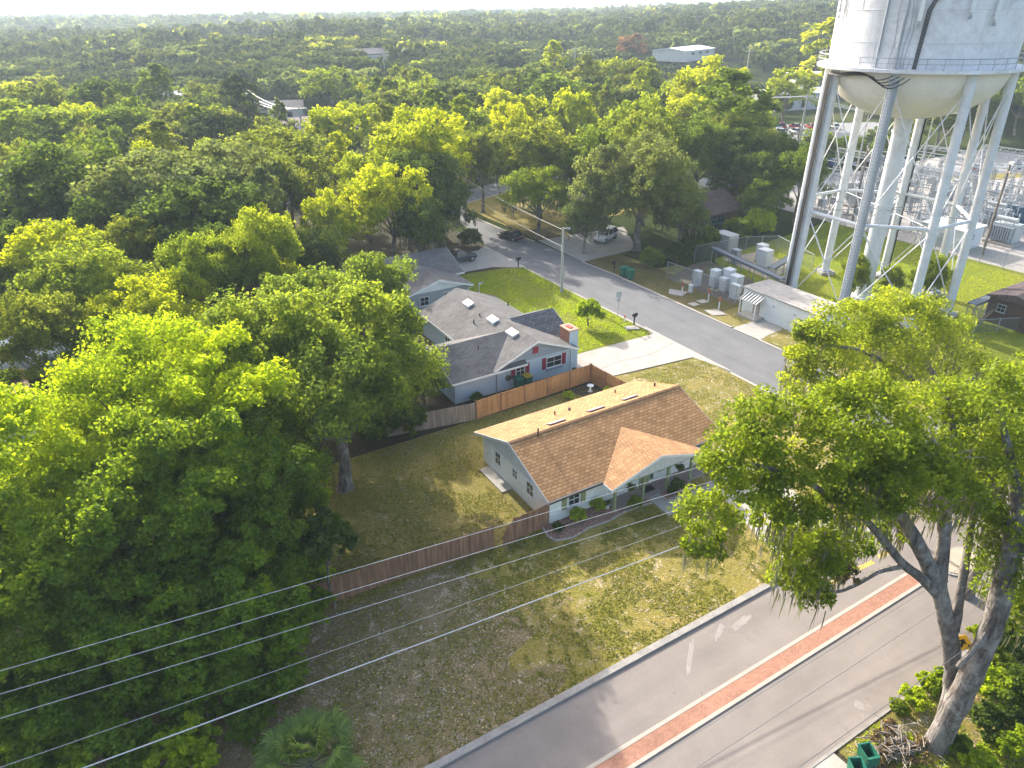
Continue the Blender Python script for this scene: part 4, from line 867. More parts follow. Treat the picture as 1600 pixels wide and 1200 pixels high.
transformer = prot("transformer", mk_transformer); breaker = prot("circuit_breaker", mk_breaker); bus = prot("busbar_support", mk_bus); gantry = prot("gantry", mk_gantry); mast = prot("lightning_mast", mk_mast); wpole = prot("wooden_pole", mk_wpole)
transformer("big grey transformer at the left of the substation, seen between the tower legs", 95, 44, 0.2)
transformer("big grey transformer on the open concrete at the right of the substation", 93.5, 18.5, R(90))
transformer("big grey transformer farther back beside the dark blue firewall", 101, 24, R(90))
transformer("big grey transformer deep in the middle rows of the substation", 112, 36, R(90))
b = MB(); b.box(-0.15, 0.15, -3.0, 3.0, 0, 3.2); fw = b.build("firewall", "firewall_blue", None, loc=(103.6, 23.0, 0.02)); tag(fw, "dark blue firewall standing behind the right-hand transformers", "wall")
CH = thing("control_house", "white control house with flat pale roof on the gravel behind the tower's right legs", "building", (83.5, 19.5, 0.02))
b = MB(); b.box(0, 5.4, 0, 5.8, 0, 3.0); b.build("wall", "shed_white", CH); b = MB(); b.box(-0.25, 5.65, -0.25, 6.05, 3.0, 3.16); b.build("roof", "white_paint", CH); door(CH, '-x', 0, 2.2, 1.0, 2.1, "cabinet_grey"); window(CH, '-y', 0, 2.0, 1.2, 1.2, 1.0)
rows = 0; names = ["first", "second", "third", "fourth", "fifth"]
rr = random.Random(11)
for i, x in enumerate((86.5, 89.5, 95, 99, 102, 109, 113, 117, 123)):
    for j, y in enumerate((25, 29, 33, 37.5, 45, 50)):
        if rr.random() < 0.85: breaker("grey three-bushing breaker cabinet on legs among the substation rows", x + rr.uniform(-1, 1), y + rr.uniform(-0.6, 0.6), rr.choice((0, R(90))), "circuit breaker", "breakers in the substation")
for i, x in enumerate((91.5, 94, 98, 101, 105, 108, 113, 117, 121, 126)):
    for j, y in enumerate((22, 26, 30.5, 35.5, 41, 47, 53)):
        if rr.random() < 0.82: bus("busbar support with three insulators on a steel tee post in the substation", x + rr.uniform(-1, 1), y + rr.uniform(-0.6, 0.6), rr.choice((R(90), R(90), 0)), "busbar support", "busbar supports in the substation")
for x, y, l in ((97, 31, "lattice gantry nearest the tower lawn in the substation"), (106, 33, "lattice gantry in the middle row of the substation"), (116, 42, "lattice gantry at the rear left of the substation"), (119, 27, "lattice gantry at the rear right of the substation"), (100, 49, "lattice gantry over the left-hand transformer"), (91, 34, "lattice gantry just behind the tower's riser pipe"), (111, 22, "lattice gantry beside the dark blue firewall"), (125, 36, "lattice gantry farthest back in the substation")):
    gantry(l, x, y, R(90))
for x, y, l in ((98.5, 36.5, "pale lightning mast rising in the middle of the substation"), (112, 47, "pale lightning mast at the rear left of the substation"), (88, 41, "pale lightning mast beside the left-hand transformer")): mast(l, x, y)
wpole("brown wooden pole standing at the near edge of the substation concrete", 85.2, 17.0, R(40)); wpole("brown wooden pole near the left end of the substation gravel", 84.5, 37.5, R(40)); wpole("brown wooden pole beyond the right-hand transformer", 105, 16, R(20))
wpole("brown wooden pole leaning up behind the tower's back leg", 90, 55, R(10))
for i, (x, z) in enumerate([(91, 6.2), (97, 6.2), (100, 4.6), (104, 6.2), (106, 6.2), (110, 4.6), (113, 6.2), (116, 6.2), (119, 6.2), (125, 6.2)]):
    for q in (-2.6, 0, 2.6):
        pass
    b = MB(); b.tube([(x, 20, z), (x, 54, z)], 0.07, 6); tag(b.build("busbar", "galvanised"), "long level busbar tube carried over the substation rows", "busbar", "busbar tubes over the substation")
RF = thing("rail_fence", "pale three-rail fence along the road behind the substation", "fence", (120, 58, 0))
for z in (0.5, 0.95, 1.4): b = MB(); b.tube([(0, 0, z), (42, -19, z)], 0.07, 5); b.build("rail", "white_paint", RF)
for i in range(15): b = MB(); x, y = 42 * i / 14, -19 * i / 14; b.box(x - 0.08, x + 0.08, y - 0.08, y + 0.08, 0, 1.5); b.build("post", "white_paint", RF)
# ================================================================== cars
def car(label, x, y, rz, paint, kind="sedan", group=None, small=False):
    L, W_ = (4.7, 1.8) if kind == "sedan" else (5.0, 1.95) if kind == "suv" else (5.6, 2.0)
    t = thing("parked_car" if not kind == "pickup" else "parked_truck", label, "car" if kind != "pickup" else "truck", (x, y, 0.045), rz, group)
    hl = L / 2; bz, sh = (0.28, 0.78) if kind == "sedan" else (0.38, 1.0)
    def loft(rings, b):
        n = len(rings[0]); vs = [v for r_ in rings for v in r_]
        b.add(vs, [(i * n + j, i * n + (j + 1) % n, (i + 1) * n + (j + 1) % n, (i + 1) * n + j) for i in range(len(rings) - 1) for j in range(n)] + [tuple(range(n))[::-1], tuple(range((len(rings) - 1) * n, len(rings) * n))])
    def ring(xx, w_, z0, z1, r=0.12):
        h_ = w_ / 2; return [(xx, -h_ + r * .5, z0), (xx, h_ - r * .5, z0), (xx, h_, z0 + r), (xx, h_, z1 - r), (xx, h_ - r, z1), (xx, -h_ + r, z1), (xx, -h_, z1 - r), (xx, -h_, z0 + r)]
    b = MB()
    hood = sh - 0.02
    loft([ring(-hl, W_ * .84, bz + .12, sh * .93), ring(-hl + .25, W_ * .96, bz, sh), ring(-hl * .3, W_, bz, sh + .04), ring(hl * .35, W_, bz, sh + .02), ring(hl - .5, W_ * .95, bz, hood - .04), ring(hl - .08, W_ * .86, bz + .06, hood - .18), ring(hl, W_ * .76, bz + .16, hood - .28)], b)
    body = b.build("body", paint, t, True)
    rh = 1.42 if kind == "sedan" else 1.78
    c0, c1, r0, r1 = {"sedan": (-hl + .55, .85, -hl + 1.25, .05), "suv": (-hl + .08, .95, -hl + .45, .25), "pickup": (-.75, 1.15, -.55, .55)}[kind]
    def cab(inset, z0, z1):
        w0, w1 = W_ * .46 - inset, W_ * .37 - inset; f = (z1 - sh) / (rh - sh)
        return [(c0, -w0, z0), (c1, -w0, z0), (c1, w0, z0), (c0, w0, z0), (r0, -w1, z1), (r1, -w1, z1), (r1, w1, z1), (r0, w1, z1)]
    FS = [(3, 2, 1, 0), (4, 5, 6, 7), (0, 1, 5, 4), (1, 2, 6, 5), (2, 3, 7, 6), (3, 0, 4, 7)]
    b = MB(); b.add(cab(0.0, sh - .02, rh - .05), FS); b.build("windows", "window_glass", t)
    b = MB(); w1 = W_ * .37; b.add([(r0 - .06, -w1 - .03, rh - .06), (r1 + .06, -w1 - .03, rh - .06), (r1 + .06, w1 + .03, rh - .06), (r0 - .06, w1 + .03, rh - .06), (r0 + .1, -w1 + .1, rh + .02), (r1 - .15, -w1 + .1, rh + .02), (r1 - .15, w1 - .1, rh + .02), (r0 + .1, w1 - .1, rh + .02)], FS)
    w0 = W_ * .46
    for sy in (-1, 1):
        for (xa, xb) in ((c0, r0), (c1, r1), ((c0 + c1) / 2 + .05, (r0 + r1) / 2)): b.tube([(xa, sy * (w0 + .01), sh - .02), (xb, sy * (w1 + .01), rh - .05)], .045, 5)
    b.build("roof", paint, t)
    if kind == "pickup":
        b = MB(); b.box(-hl + .12, -.85, -W_ / 2 + .14, W_ / 2 - .14, sh + .035, sh + .06); b.build("bed", "rubber_black", t)
    wr = .33 if kind == "sedan" else .38
    for sx in (-hl * .62, hl * .62):
        for sy in (-1, 1):
            b = MB(); b.tube([(sx, sy * (W_ / 2 - .2), wr), (sx, sy * (W_ / 2 + .015), wr)], wr, 16); wv = b.build("wheel", "tyre", t, True)
            b = MB(); b.tube([(sx, sy * (W_ / 2 + .016), wr), (sx, sy * (W_ / 2 + .03), wr)], wr * .6, 10); b.build("rim", "galvanised", wv)
    for sy in (-1, 1):
        b = MB(); b.cbox(hl - .06, sy * W_ * .32, hood - .32, .12, .3, .13); b.build("headlight", "lamp_clear", t)
        b = MB(); b.cbox(-hl + .03, sy * W_ * .36, sh * .75, .1, .28, .13); b.build("tail_light", "lamp_red", t)
        b = MB(); b.cbox(.75, sy * (W_ * .52), sh, .14, .16, .12); b.build("mirror", paint, t)
    return t
car("black sedan standing on the far part of the side street", 33.0, 60.1, R(104), "car_black")
car("dark slate pickup parked on the drive of the grey house", 21.0, 54.4, R(5), "car_slate", "pickup")
car("white and grey off-roader parked under the grey oak's branches", 44.8, 51.6, R(205), "car_white", "suv")
far_cars = [(141, 49.4, "car_red"), (157, 109, "car_red"), (160.5, 106.5, "car_red"), (152, 111.5, "car_white"), (149, 115, "car_silver"), (154.5, 113, "car_red"), (163, 104, "car_black"), (133, 53.5, "car_black"), (150, 45.8, "car_white"), (127, 66, "car_blue"), (131, 64.5, "car_silver"), (135, 63, "car_black"), (139, 61.5, "car_blue"), (143, 60, "car_white")]
far_lab = {0: "red car driving on the road behind the substation near the rail fence"}
def tiny_car(label, x, y, rz, paint, group):
    b = MB(); L, W_ = 4.6, 1.8
    b.add([(-2.3, -.85, .3), (2.3, -.8, .3), (2.3, .8, .3), (-2.3, .85, .3), (-2.3, -.85, .85), (2.2, -.8, .75), (2.2, .8, .75), (-2.3, .85, .85)], [(3, 2, 1, 0), (4, 5, 6, 7), (0, 1, 5, 4), (1, 2, 6, 5), (2, 3, 7, 6), (3, 0, 4, 7)])
    b.add([(-1.8, -.8, .86), (.9, -.78, .8), (.9, .78, .8), (-1.8, .8, .86), (-1.3, -.62, 1.45), (.2, -.62, 1.45), (.2, .62, 1.45), (-1.3, .62, 1.45)], [(4, 5, 6, 7), (0, 1, 5, 4), (1, 2, 6, 5), (2, 3, 7, 6), (3, 0, 4, 7)])
    for sx in (-1.45, 1.45):
        for sy in (-.8, .8): b.tube([(sx, sy - .1, .32), (sx, sy + .1, .32)], .32, 8)
    o = b.build("parked_car", paint); me = o.data; me.materials.append(MATS["window_glass"]); me.materials.append(MATS["tyre"])
    for p in me.polygons:
        if 6 < p.index < 11: p.material_index = 1
        elif p.index >= 11: p.material_index = 2
    o.location = (x, y, relief(x, y) + 0.05); o.rotation_euler = (0, 0, rz); return tag(o, label, "car", group)
tiny_car("red car driving past on the road behind the substation by the rail fence", 141, 49.4, R(-24), "car_red", None)
tiny_car("white car on the road behind the substation near the right edge", 150.5, 45.6, R(-24), "car_white", None)
sheet("lot", [(140, 96), (176, 84), (186, 104), (150, 120)], 0.03, "lot_asphalt")
sheet("far_street", [(70, 74), (190, 26), (193, 33), (72, 82)], 0.03, "lot_asphalt")
for i, (x, y, p) in enumerate([(157, 109, "car_red"), (160.5, 106.5, "car_red"), (152, 111.5, "car_white"), (149, 115, "car_silver"), (154.5, 112, "car_red"), (163.5, 104, "car_black"), (166, 103, "car_white"), (146, 105, "car_silver"), (150, 103, "car_white")]):
    tiny_car({"car_red": "red car in the far lot seen just left of the tower legs", "car_white": "white car in the far lot seen just left of the tower legs", "car_silver": "silver car in the far lot seen just left of the tower legs", "car_black": "black car in the far lot seen just left of the tower legs"}[p], x, y, R(66), p, "cars in the far lot left of the tower")
for i, (x, y, p) in enumerate([(121, 68, "car_blue"), (125, 66.4, "car_silver"), (129, 64.8, "car_black"), (133, 63.2, "car_blue"), (137, 61.6, "car_white"), (117, 69.6, "car_black")]):
    tiny_car("parked car in the row behind the substation, half hidden by the tower legs", x, y + 2, R(66), p, "cars parked behind the substation")
# ================================================================== utility poles, wires, signs, mailboxes
def utility_pole(label, x, y, h, m="pole_grey", arm=True, rz=0.0, group=None, z=0.0):
    t = thing("utility_pole", label, "utility pole", (x, y, z), rz, group)
    b = MB(); b.tube([(0, 0, -0.3), (0, 0, h * 0.5), (0, 0, h)], [0.17, 0.14, 0.10], 10); b.build("pole", m, t)
    if arm:
        b = MB(); b.box(-1.1, 1.1, -0.06, 0.06, h - 0.5, h - 0.38); b.build("crossarm", m, t)
        for q in (-0.95, 0.95, 0): b = MB(); insul(b, q, 0, h - 0.38 if q else h, h - 0.05 if q else h + 0.3, 0.08); b.build("insulator", "porcelain", t)
    return t
up = utility_pole("grey utility pole on the green lawn corner beside the side street", 26.5, 36.8, 8.3, arm=False)
b = MB(); b.box(-0.02, 0.9, -0.04, 0.04, 8.05, 8.15); b.tube([(0.85, 0, 8.1), (0.85, 0, 7.9)], 0.16, 8); b.build("lamp_arm", "galvanised", up)
b = MB(); b.tube([(0.1, 0.2, 5.2), (0.1, 0.2, 5.8)], 0.16, 10); b.build("junction_box", "cabinet_grey", up)
def wire(label, p0, p1, sag, r, m="wire_metal", group=None):
    p0, p1 = Vector(p0), Vector(p1); pts = []
    for i in range(29):
        t = i / 28; p = p0.lerp(p1, t); p.z -= sag * 4 * t * (1 - t); pts.append(p)
    b = MB(); b.tube(pts, r, 5); return tag(b.build("overhead_wire", m), label, "wire", group)
gw = "overhead wires along the north side of the main road"
wire("topmost thin pale wire crossing over the fence and the house front", (-44, -2.2, 8.2), (20, -9.6, 7.6), 0.25, 0.013, group=gw)
wire("second pale wire from the top crossing over the house front garden", (-44, -2.6, 7.4), (20, -10.4, 6.9), 0.25, 0.013, group=gw)
wire("third pale wire from the top crossing over the front lawn", (-44, -3.1, 6.6), (20, -11.0, 6.1), 0.25, 0.013, group=gw)
wire("thin faint wire over the front lawn above the thick cable", (-44, -5.2, 5.6), (20, -10.8, 5.2), 0.25, 0.010, group=gw)
wire("thick pale cable bundle, lowest of the wires over the front lawn", (-44, -6.1, 4.9), (20, -11.6, 4.7), 0.3, 0.03, group=gw)
gw2 = "overhead wires above the southern lane"
wire("dark wire nearest the brick median, above the southern lane", (-40, -20.6, 8.6), (42, -21.4, 8.8), 0.8, 0.013, "wire_dark", gw2)
wire("dark wire in the middle of the three above the southern lane", (-40, -21.4, 8.1), (42, -22.2, 8.3), 0.8, 0.013, "wire_dark", gw2)
wire("dark wire nearest the road's southern edge, above the southern lane", (-40, -23.0, 7.4), (42, -23.9, 7.6), 0.8, 0.013, "wire_dark", gw2)
utility_pole("wooden utility pole hidden in the big oak's crown beside the main road", 20, -10.9, 8.6, "pole_wood", rz=R(85))
wire("service wire from the lawn pole towards the corner oaks", (26.5, 36.8, 8.0), (36, 96, 7.6), 0.9, 0.02); wire("lower service wire from the lawn pole along the side street", (26.5, 36.8, 5.9), (35.5, 96, 5.6), 0.9, 0.02)
def far_pole(px, py_base_z, h, label, m="pole_grey"):
    pass
FP = [((467, 167), 12, "pale pole carrying three wires in front of the wooded lots at upper left"), ((374, 136), 12, "paler pole farther left carrying the same three wires at upper left"), ((596, 55), 15, "tall thin pole standing in the woods left of the middle"), ((899, 66), 14, "thin pole among the woods left of the white warehouse"), ((1172, 72), 16, "tall pale pole among trees right of the white warehouse"), ((1042, 124), 12, "pole with cross wires at the left of the big yellow tree"), ((1262, 148), 12, "pole carrying wires just left of the water tank")]
fp = []
for (px, py), h, lab in FP:
    x, y = G(px, py, h); z = relief(x, y); x, y = G(px, py, h + z); z = relief(x, y); fp.append((x, y, z))
    utility_pole(lab, x, y, h, "pole_grey", rz=R(-15), z=z).scale = (1.6, 1.6, 1)
def spanw(i, j, lab, n=3, over=None):
    a = fp[i]; b_ = fp[j] if j is not None else over
    for k in range(n): wire(lab, (a[0] + (k - 1) * 1.5, a[1], a[2] + 11.7), (b_[0] + (k - 1) * 1.5, b_[1], b_[2] + 11.7), 1.8, 0.045, "wire_metal", group="far overhead wires")
spanw(0, 1, "pale far wire sagging between the two poles at upper left")
x, y = G(528, 212, 7); spanw(0, None, "pale far wire sagging down to the trees from the nearer pole at upper left", 3, (x, y, -4.7))
x, y = G(345, 137, 11); spanw(1, None, "pale far wire leaving the farther pole into the woods at upper left", 3, (x, y, 0))
spanw(5, 6, "pale far wire crossing behind the big yellow tree towards the water tank")
x, y = G(1500, 190, 10); spanw(6, None, "pale far wire passing behind the tower legs below the tank", 3, (x, y, 0))
def mailbox(label, x, y, rz):
    t = thing("mailbox", label, "mailbox", (x, y, 0.02), rz); b = MB(); b.box(-0.06, 0.06, -0.06, 0.06, 0, 1.05); b.box(-0.05, 0.3, -0.05, 0.05, 0.88, 0.98); b.build("post", "wood_dark", t)
    b = MB(); pf = [(-0.14, 1.05), (0.14, 1.05), (0.14, 1.22), (0.09, 1.32), (0, 1.36), (-0.09, 1.32), (-0.14, 1.22)]; b.prism(pf, 'x', -0.25, 0.4); b.build("box", "rubber_black", t)
    b = MB(); b.box(0.05, 0.08, 0.141, 0.16, 1.2, 1.42); b.build("flag", "red_marker", t)
mailbox("black mailbox on a post beside the grey house's drive and the green lawn", 27.1, 48.2, R(10))
mailbox("black mailbox on a post at the corner of the pale driveway and green lawn", 27.55, 24.0, R(10))
mailbox("black mailbox on a post beside the green bins under the grey oak", 37.2, 39.8, R(190))
sg = thing("street_sign", "thin metal sign post with small plates seen from behind beside the street", "sign", (27.6, 27.0, 0.02)); b = MB(); b.tube([(0, 0, 0), (0, 0, 3.0)], 0.035, 6); b.build("post", "galvanised", sg); b = MB(); b.box(-0.38, 0.38, -0.05, -0.036, 2.3, 3.0); b.box(-0.3, 0.3, -0.05, -0.036, 1.85, 2.2); b.build("plate", "cabinet_grey", sg)
mk = thing("meter_pit", "pale concrete meter box lying in the grass by the driveway corner", "meter box", (26.7, 23.3, 0.02), R(-25)); b = MB(); b.box(-0.75, 0.75, -0.45, 0.45, 0, 0.14); b.build("box", "concrete_pale", mk); b = MB(); b.box(-0.4, 0.4, -0.25, 0.25, 0.14, 0.17); b.build("lid", "kerb_concrete", mk)
marker("small red survey post in the grass by the driveway corner", 27.2, 25.2, "red_marker", 0.8)
sp = thing("standpipe", "white standpipe with side arm on the green lawn behind the blue house", "pipe", (17.5, 41.9, 0.02)); b = MB(); b.tube([(0, 0, 0), (0, 0, 1.5)], 0.05, 6); b.tube([(0, 0, 1.3), (0.5, 0, 1.35)], 0.04, 6); b.build("pipe", "white_paint", sp); b = MB(); b.tube([(0.5, 0, 1.3), (0.5, 0, 1.5)], 0.1, 8); b.build("head", "cabinet_grey", sp)
wp = thing("boundary_post", "white post in the shade beside the pickup's drive", "post", (24.8, 61.3, 0.02)); b = MB(); b.box(-0.06, 0.06, -0.06, 0.06, 0, 1.9); b.build("post", "white_paint", wp); b = MB(); b.box(-0.1, 0.1, -0.1, 0.1, 1.9, 1.96); b.build("cap", "white_paint", wp)
ys = thing("warning_sign", "orange-yellow diamond warning sign with black marks behind the leaning oak trunk", "sign", (*G(1504, 1004, 2.2), 0), R(-72)); b = MB(); b.tube([(0, 0, 0), (0, 0, 2.5)], 0.04, 6); b.build("post", "galvanised", ys)
b = MB(); b.prism([(0, 1.65), (0.58, 2.23), (0, 2.81), (-0.58, 2.23)], 'y', -0.06, -0.04); pl = b.build("plate", "yellow_sign", ys)
b = MB()
for pts in ([(-0.07, 1.92), (0.07, 1.92), (0.07, 2.25), (0.2, 2.25), (0, 2.52), (-0.2, 2.25), (-0.07, 2.25)], [(-0.36, 2.14), (-0.24, 2.14), (-0.24, 2.32), (-0.36, 2.32)], [(0.26, 2.14), (0.36, 2.14), (0.36, 2.32), (0.26, 2.32)]): b.prism(pts, 'y', -0.07, -0.061)
b.build("symbol", "rubber_black", pl)
dt = thing("dish_table", "small white bird bath in the bare corner of the fenced yard", "bird bath", (14.0, 14.0, 0.02)); b = MB(); b.lathe([(0.2, 0), (0.1, 0.1), (0.08, 0.5), (0.3, 0.6), (0.32, 0.66), (0.1, 0.62)], 14); b.build("basin", "white_paint", dt, True); b = MB(); b.lathe([(0.26, 0), (0.26, 0.06)], 14); b.build("foot", "concrete_pale", dt)
# ================================================================== far buildings
def far_building(label, px, py, zb, L, W_, h, rz, wm, rm, cat="building", pitch=0.12):
    x, y = G(px, py, zb); z = relief(x, y) ; x, y = G(px, py, z)
    t = thing("warehouse" if cat == "warehouse" else "far_house", label, cat, (x, y, z), rz); zr = h + W_ / 2 * pitch
    b = MB(); b.box(-L / 2, L / 2, -W_ / 2, W_ / 2, -2, h); b.prism([(-W_ / 2, h), (W_ / 2, h), (0, zr)], 'x', -L / 2, L / 2); b.build("wall", wm, t)
    b = MB(); b.prism([(-W_ / 2 - .4, h - .02), (0, zr + .05), (W_ / 2 + .4, h - .02), (W_ / 2 + .4, h + .25), (0, zr + .35), (-W_ / 2 - .4, h + .25)], 'x', -L / 2 - .5, L / 2 + .5); b.build("roof", rm, t)
    for i in range(3): b = MB(); b.box(-L / 4 + i * L / 4 - L * .05, -L / 4 + i * L / 4 + L * .05, -W_ / 2 - 0.06, -W_ / 2, 0.8, h * .7); b.build("window", "window_glass", t)
far_building("long white-roofed warehouse far off among the trees left of the tower", 1068, 86, 0, 30, 17, 2.4, R(20), "pale_wall", "metal_roof", "warehouse")
far_building("white-roofed warehouse behind the yellow trees just left of the tower", 1235, 168, 0, 22, 14, 5, R(-15), "pale_wall", "metal_roof", "warehouse")
far_building("low grey building with pale roof right beside the tank's left edge", 1262, 138, 0, 18, 11, 5, R(-20), "pale_wall", "metal_roof", "warehouse")
far_building("pale-roofed house by the far street below the three sagging wires", 470, 210, 0, 14, 9, 3.0, R(10), "pale_wall", "rose_roof", "house", .3)
far_building("white-walled house by the far street at the foot of the nearer wire pole", 512, 222, 0, 18, 11, 3.2, R(15), "white_paint", "dark_roof", "house", .35)
far_building("dark-roofed house by the far street left of the wire poles", 436, 184, 0, 16, 10, 3.2, R(-20), "pale_wall", "dark_roof", "house", .35)
far_building("small house with a blue-grey metal roof among the trees at upper left", 258, 166, 0, 14, 9, 3.2, R(20), "pale_wall", "metal_roof", "house", .3)
far_building("dark-roofed house far off in the woods above the middle", 585, 98, 0, 22, 12, 4, R(5), "pale_wall", "dark_roof", "house", .35)
far_building("white far building on the hazy plain, left of the two", 310, 24, 0, 90, 40, 9, R(30), "metal_roof", "metal_roof", "warehouse")
far_building("white far building on the hazy plain, right of the two", 590, 24, 0, 90, 40, 9, R(30), "metal_roof", "metal_roof", "warehouse")
far_building("pale-roofed house behind the left woods near the picture's edge", 8, 585, 0, 12, 9, 2.8, R(0), "white_paint", "metal_roof", "house", .3)
sheet("far_road", [G(170, 196), G(262, 182), G(285, 172), G(292, 180), G(268, 196), G(180, 206)], 0.05, "lot_asphalt")
# ================================================================== vegetation
leaf_mat("leaf_green", (0.055, 0.085, 0.014), (0.125, 0.175, 0.02)); leaf_mat("leaf_olive", (0.078, 0.097, 0.018), (0.165, 0.195, 0.025)); leaf_mat("leaf_lime", (0.135, 0.172, 0.010), (0.33, 0.41, 0.018)); leaf_mat("leaf_garden", (0.068, 0.098, 0.02), (0.17, 0.225, 0.032))
leaf_mat("leaf_yellow", (0.165, 0.185, 0.008), (0.30, 0.335, 0.012)); leaf_mat("leaf_dark", (0.038, 0.06, 0.016), (0.08, 0.12, 0.02)); leaf_mat("leaf_grey", (0.075, 0.092, 0.042), (0.11, 0.14, 0.05))
leaf_mat("leaf_red", (0.09, 0.05, 0.03)); leaf_mat("leaf_palm", (0.105, 0.155, 0.06), (0.20, 0.25, 0.06)); leaf_mat("moss", (0.135, 0.132, 0.118), (0.10, 0.10, 0.085), 0.3, 0.1)
leaf_mat("leaf_oak", (0.095, 0.125, 0.014), (0.20, 0.25, 0.022)); leaf_mat("leaf_vine", (0.06, 0.10, 0.012), (0.20, 0.27, 0.02)); leaf_mat("leaf_brown", (0.10, 0.07, 0.045), (0.08, 0.05, 0.03), 0.2); leaf_mat("woods_green", (0.034, 0.052, 0.018), (0.05, 0.07, 0.02), 0.35); leaf_mat("woods_dark", (0.026, 0.042, 0.018), (0.04, 0.055, 0.02), 0.35); leaf_mat("woods_olive", (0.045, 0.056, 0.02), (0.065, 0.08, 0.02), 0.35)
leaf_mat("blade", (0.12, 0.13, 0.03), (0.2, 0.2, 0.04), 0.35, 0.0)
def unit(v): return v / np.maximum(np.linalg.norm(v, axis=1, keepdims=True), 1e-6)
def cards(c, out, s, rng, asp=0.6, upb=0.3, rnd=0.9):
    """leaf sprays: one folded four-cornered spray per centre"""
    n = unit(out * 0.7 + np.array([0, 0, upb]) + rng.normal(0, rnd * 0.6, c.shape))
    a = unit(np.cross(n, rng.normal(0, 1, c.shape))); b = np.cross(n, a); s = s[:, None]
    droop = np.array([0, 0, -0.25]) * s
    v = np.stack([c + a * s + droop, c + b * s * asp, c - a * s * 0.8 + droop, c - b * s * asp], 1)
    return v.reshape(-1, 3)
def puff_leaves(P, Rp, rng, nsub, nleaf, ls, flat=0.8, hang=0.0):
    """P puff centres, Rp their radii -> leaf centres, outward ways, puff number"""
    k = len(P); d = unit(rng.normal(0, 1, (k * nsub, 3))); d[:, 2] = np.where(d[:, 2] < -0.25, -d[:, 2] * 0.8, d[:, 2])
    pr = np.repeat(Rp, nsub)[:, None]; pc = np.repeat(P, nsub, 0)
    sc = pc + d * pr * rng.uniform(0.55, 1.0, (k * nsub, 1)) * np.array([1, 1, flat]); sr = pr * rng.uniform(0.30, 0.48, (k * nsub, 1))
    m = k * nsub * nleaf
    off = unit(rng.normal(0, 1, (m, 3))) * rng.uniform(0.25, 1.0, (m, 1)) ** 0.6
    lc = np.repeat(sc, nleaf, 0) + off * np.repeat(sr, nleaf, 0) * np.array([1, 1, 0.85])
    out = unit(lc - np.repeat(pc, nleaf, 0)) * 0.6 + off * 0.4
    pid = np.repeat(np.arange(k * nsub), nleaf)
    return lc, out, pid, sc, sr
def tints(pid, nsub, rng, n):
    q = int(pid.max()) + 1; a = rng.normal(0, 0.14, q // nsub + 1); b = rng.normal(0, 0.12, q)
    return np.clip(0.5 + a[pid // nsub] + b[pid] + rng.normal(0, 0.13, n), 0, 1)
def oak_puffs(rng, R_, zc, hz, n, low=-0.45, fill=0.25, pr=(0.22, 0.36)):
    d = []
    i = 0
    while len(d) < n:
        t = (i + 0.5) / (n * 1.5); z = 1 - 2 * t; a = i * 2.39996 + rng.uniform(-0.5, 0.5); i += 1
        if z < low: i = int(rng.integers(0, 40)); z = rng.uniform(low, 1); 
        z = np.clip(z + rng.uniform(-0.12, 0.12), low, 1); r = math.sqrt(max(0, 1 - z * z)); d.append((r * math.cos(a), r * math.sin(a), z))
    d = np.array(d); rad = rng.uniform(*pr, n) * R_; f = np.where(rng.random(n) < fill, rng.uniform(0.25, 0.7, n), rng.uniform(0.82, 1.06, n))
    lob = 1 + 0.2 * np.sin(3 * np.arctan2(d[:, 1], d[:, 0]) + rng.uniform(0, 6)) 
    P = d * (f * lob)[:, None] * np.array([R_ - rad.mean() * 0.8, R_ - rad.mean() * 0.8, hz - rad.mean() * 0.5]); P[:, 2] += zc
    return P, rad
def tall_puffs(rng, R_, z0, z1, n):
    t = np.linspace(0, 1, n) + rng.uniform(-0.03, 0.03, n); prof = np.sin(np.pi * np.clip(0.12 + t * 0.86, 0, 1)) ** 0.7
    a = np.arange(n) * 2.39996 + rng.uniform(-0.4, 0.4, n); rr_ = prof * R_ * rng.uniform(0.35, 0.9, n); rad = R_ * rng.uniform(0.3, 0.46, n) * (0.6 + 0.5 * prof)
    return np.stack([rr_ * np.cos(a), rr_ * np.sin(a), z0 + (z1 - z0) * t], 1), rad
def trunk_mb(rng, h_fork, r0, ends, lean=(0, 0), n=9):
    b = MB(); f = Vector((lean[0], lean[1], h_fork))
    b.tube([(0, 0, -0.2), (lean[0] * 0.1, lean[1] * 0.1, 0.25), (lean[0] * 0.5 + rng.uniform(-.15, .15), lean[1] * 0.5 + rng.uniform(-.15, .15), h_fork * 0.55), f], [r0 * 1.7, r0 * 1.12, r0 * 0.85, r0 * 0.72], n)
    for e in ends:
        e = Vector(e); m = f.lerp(e, 0.5) + Vector((rng.uniform(-.4, .4), rng.uniform(-.4, .4), -0.06 * (e - f).length)); r1 = r0 * rng.uniform(0.3, 0.5)
        b.tube([f - Vector((0, 0, 0.25)), f.lerp(m, 0.5) + Vector((0, 0, -0.1)), m, e], [r1 * 1.25, r1, r1 * 0.7, r1 * 0.25], 6)
    return b
def make_crown(seed, P, rad, nsub, nleaf, ls, mname, flat=0.8, asp=0.6):
    rng = np.random.default_rng(seed)
    lc, out, pid, sc, sr = puff_leaves(P, rad, rng, nsub, nleaf, ls, flat)
    v = cards(lc, out, rng.uniform(0.65, 1.3, len(lc)) * ls, rng, asp)
    return np_mesh("crown", v, 4, mname, tints(pid, nsub, rng, len(lc)))
PROTO = {}
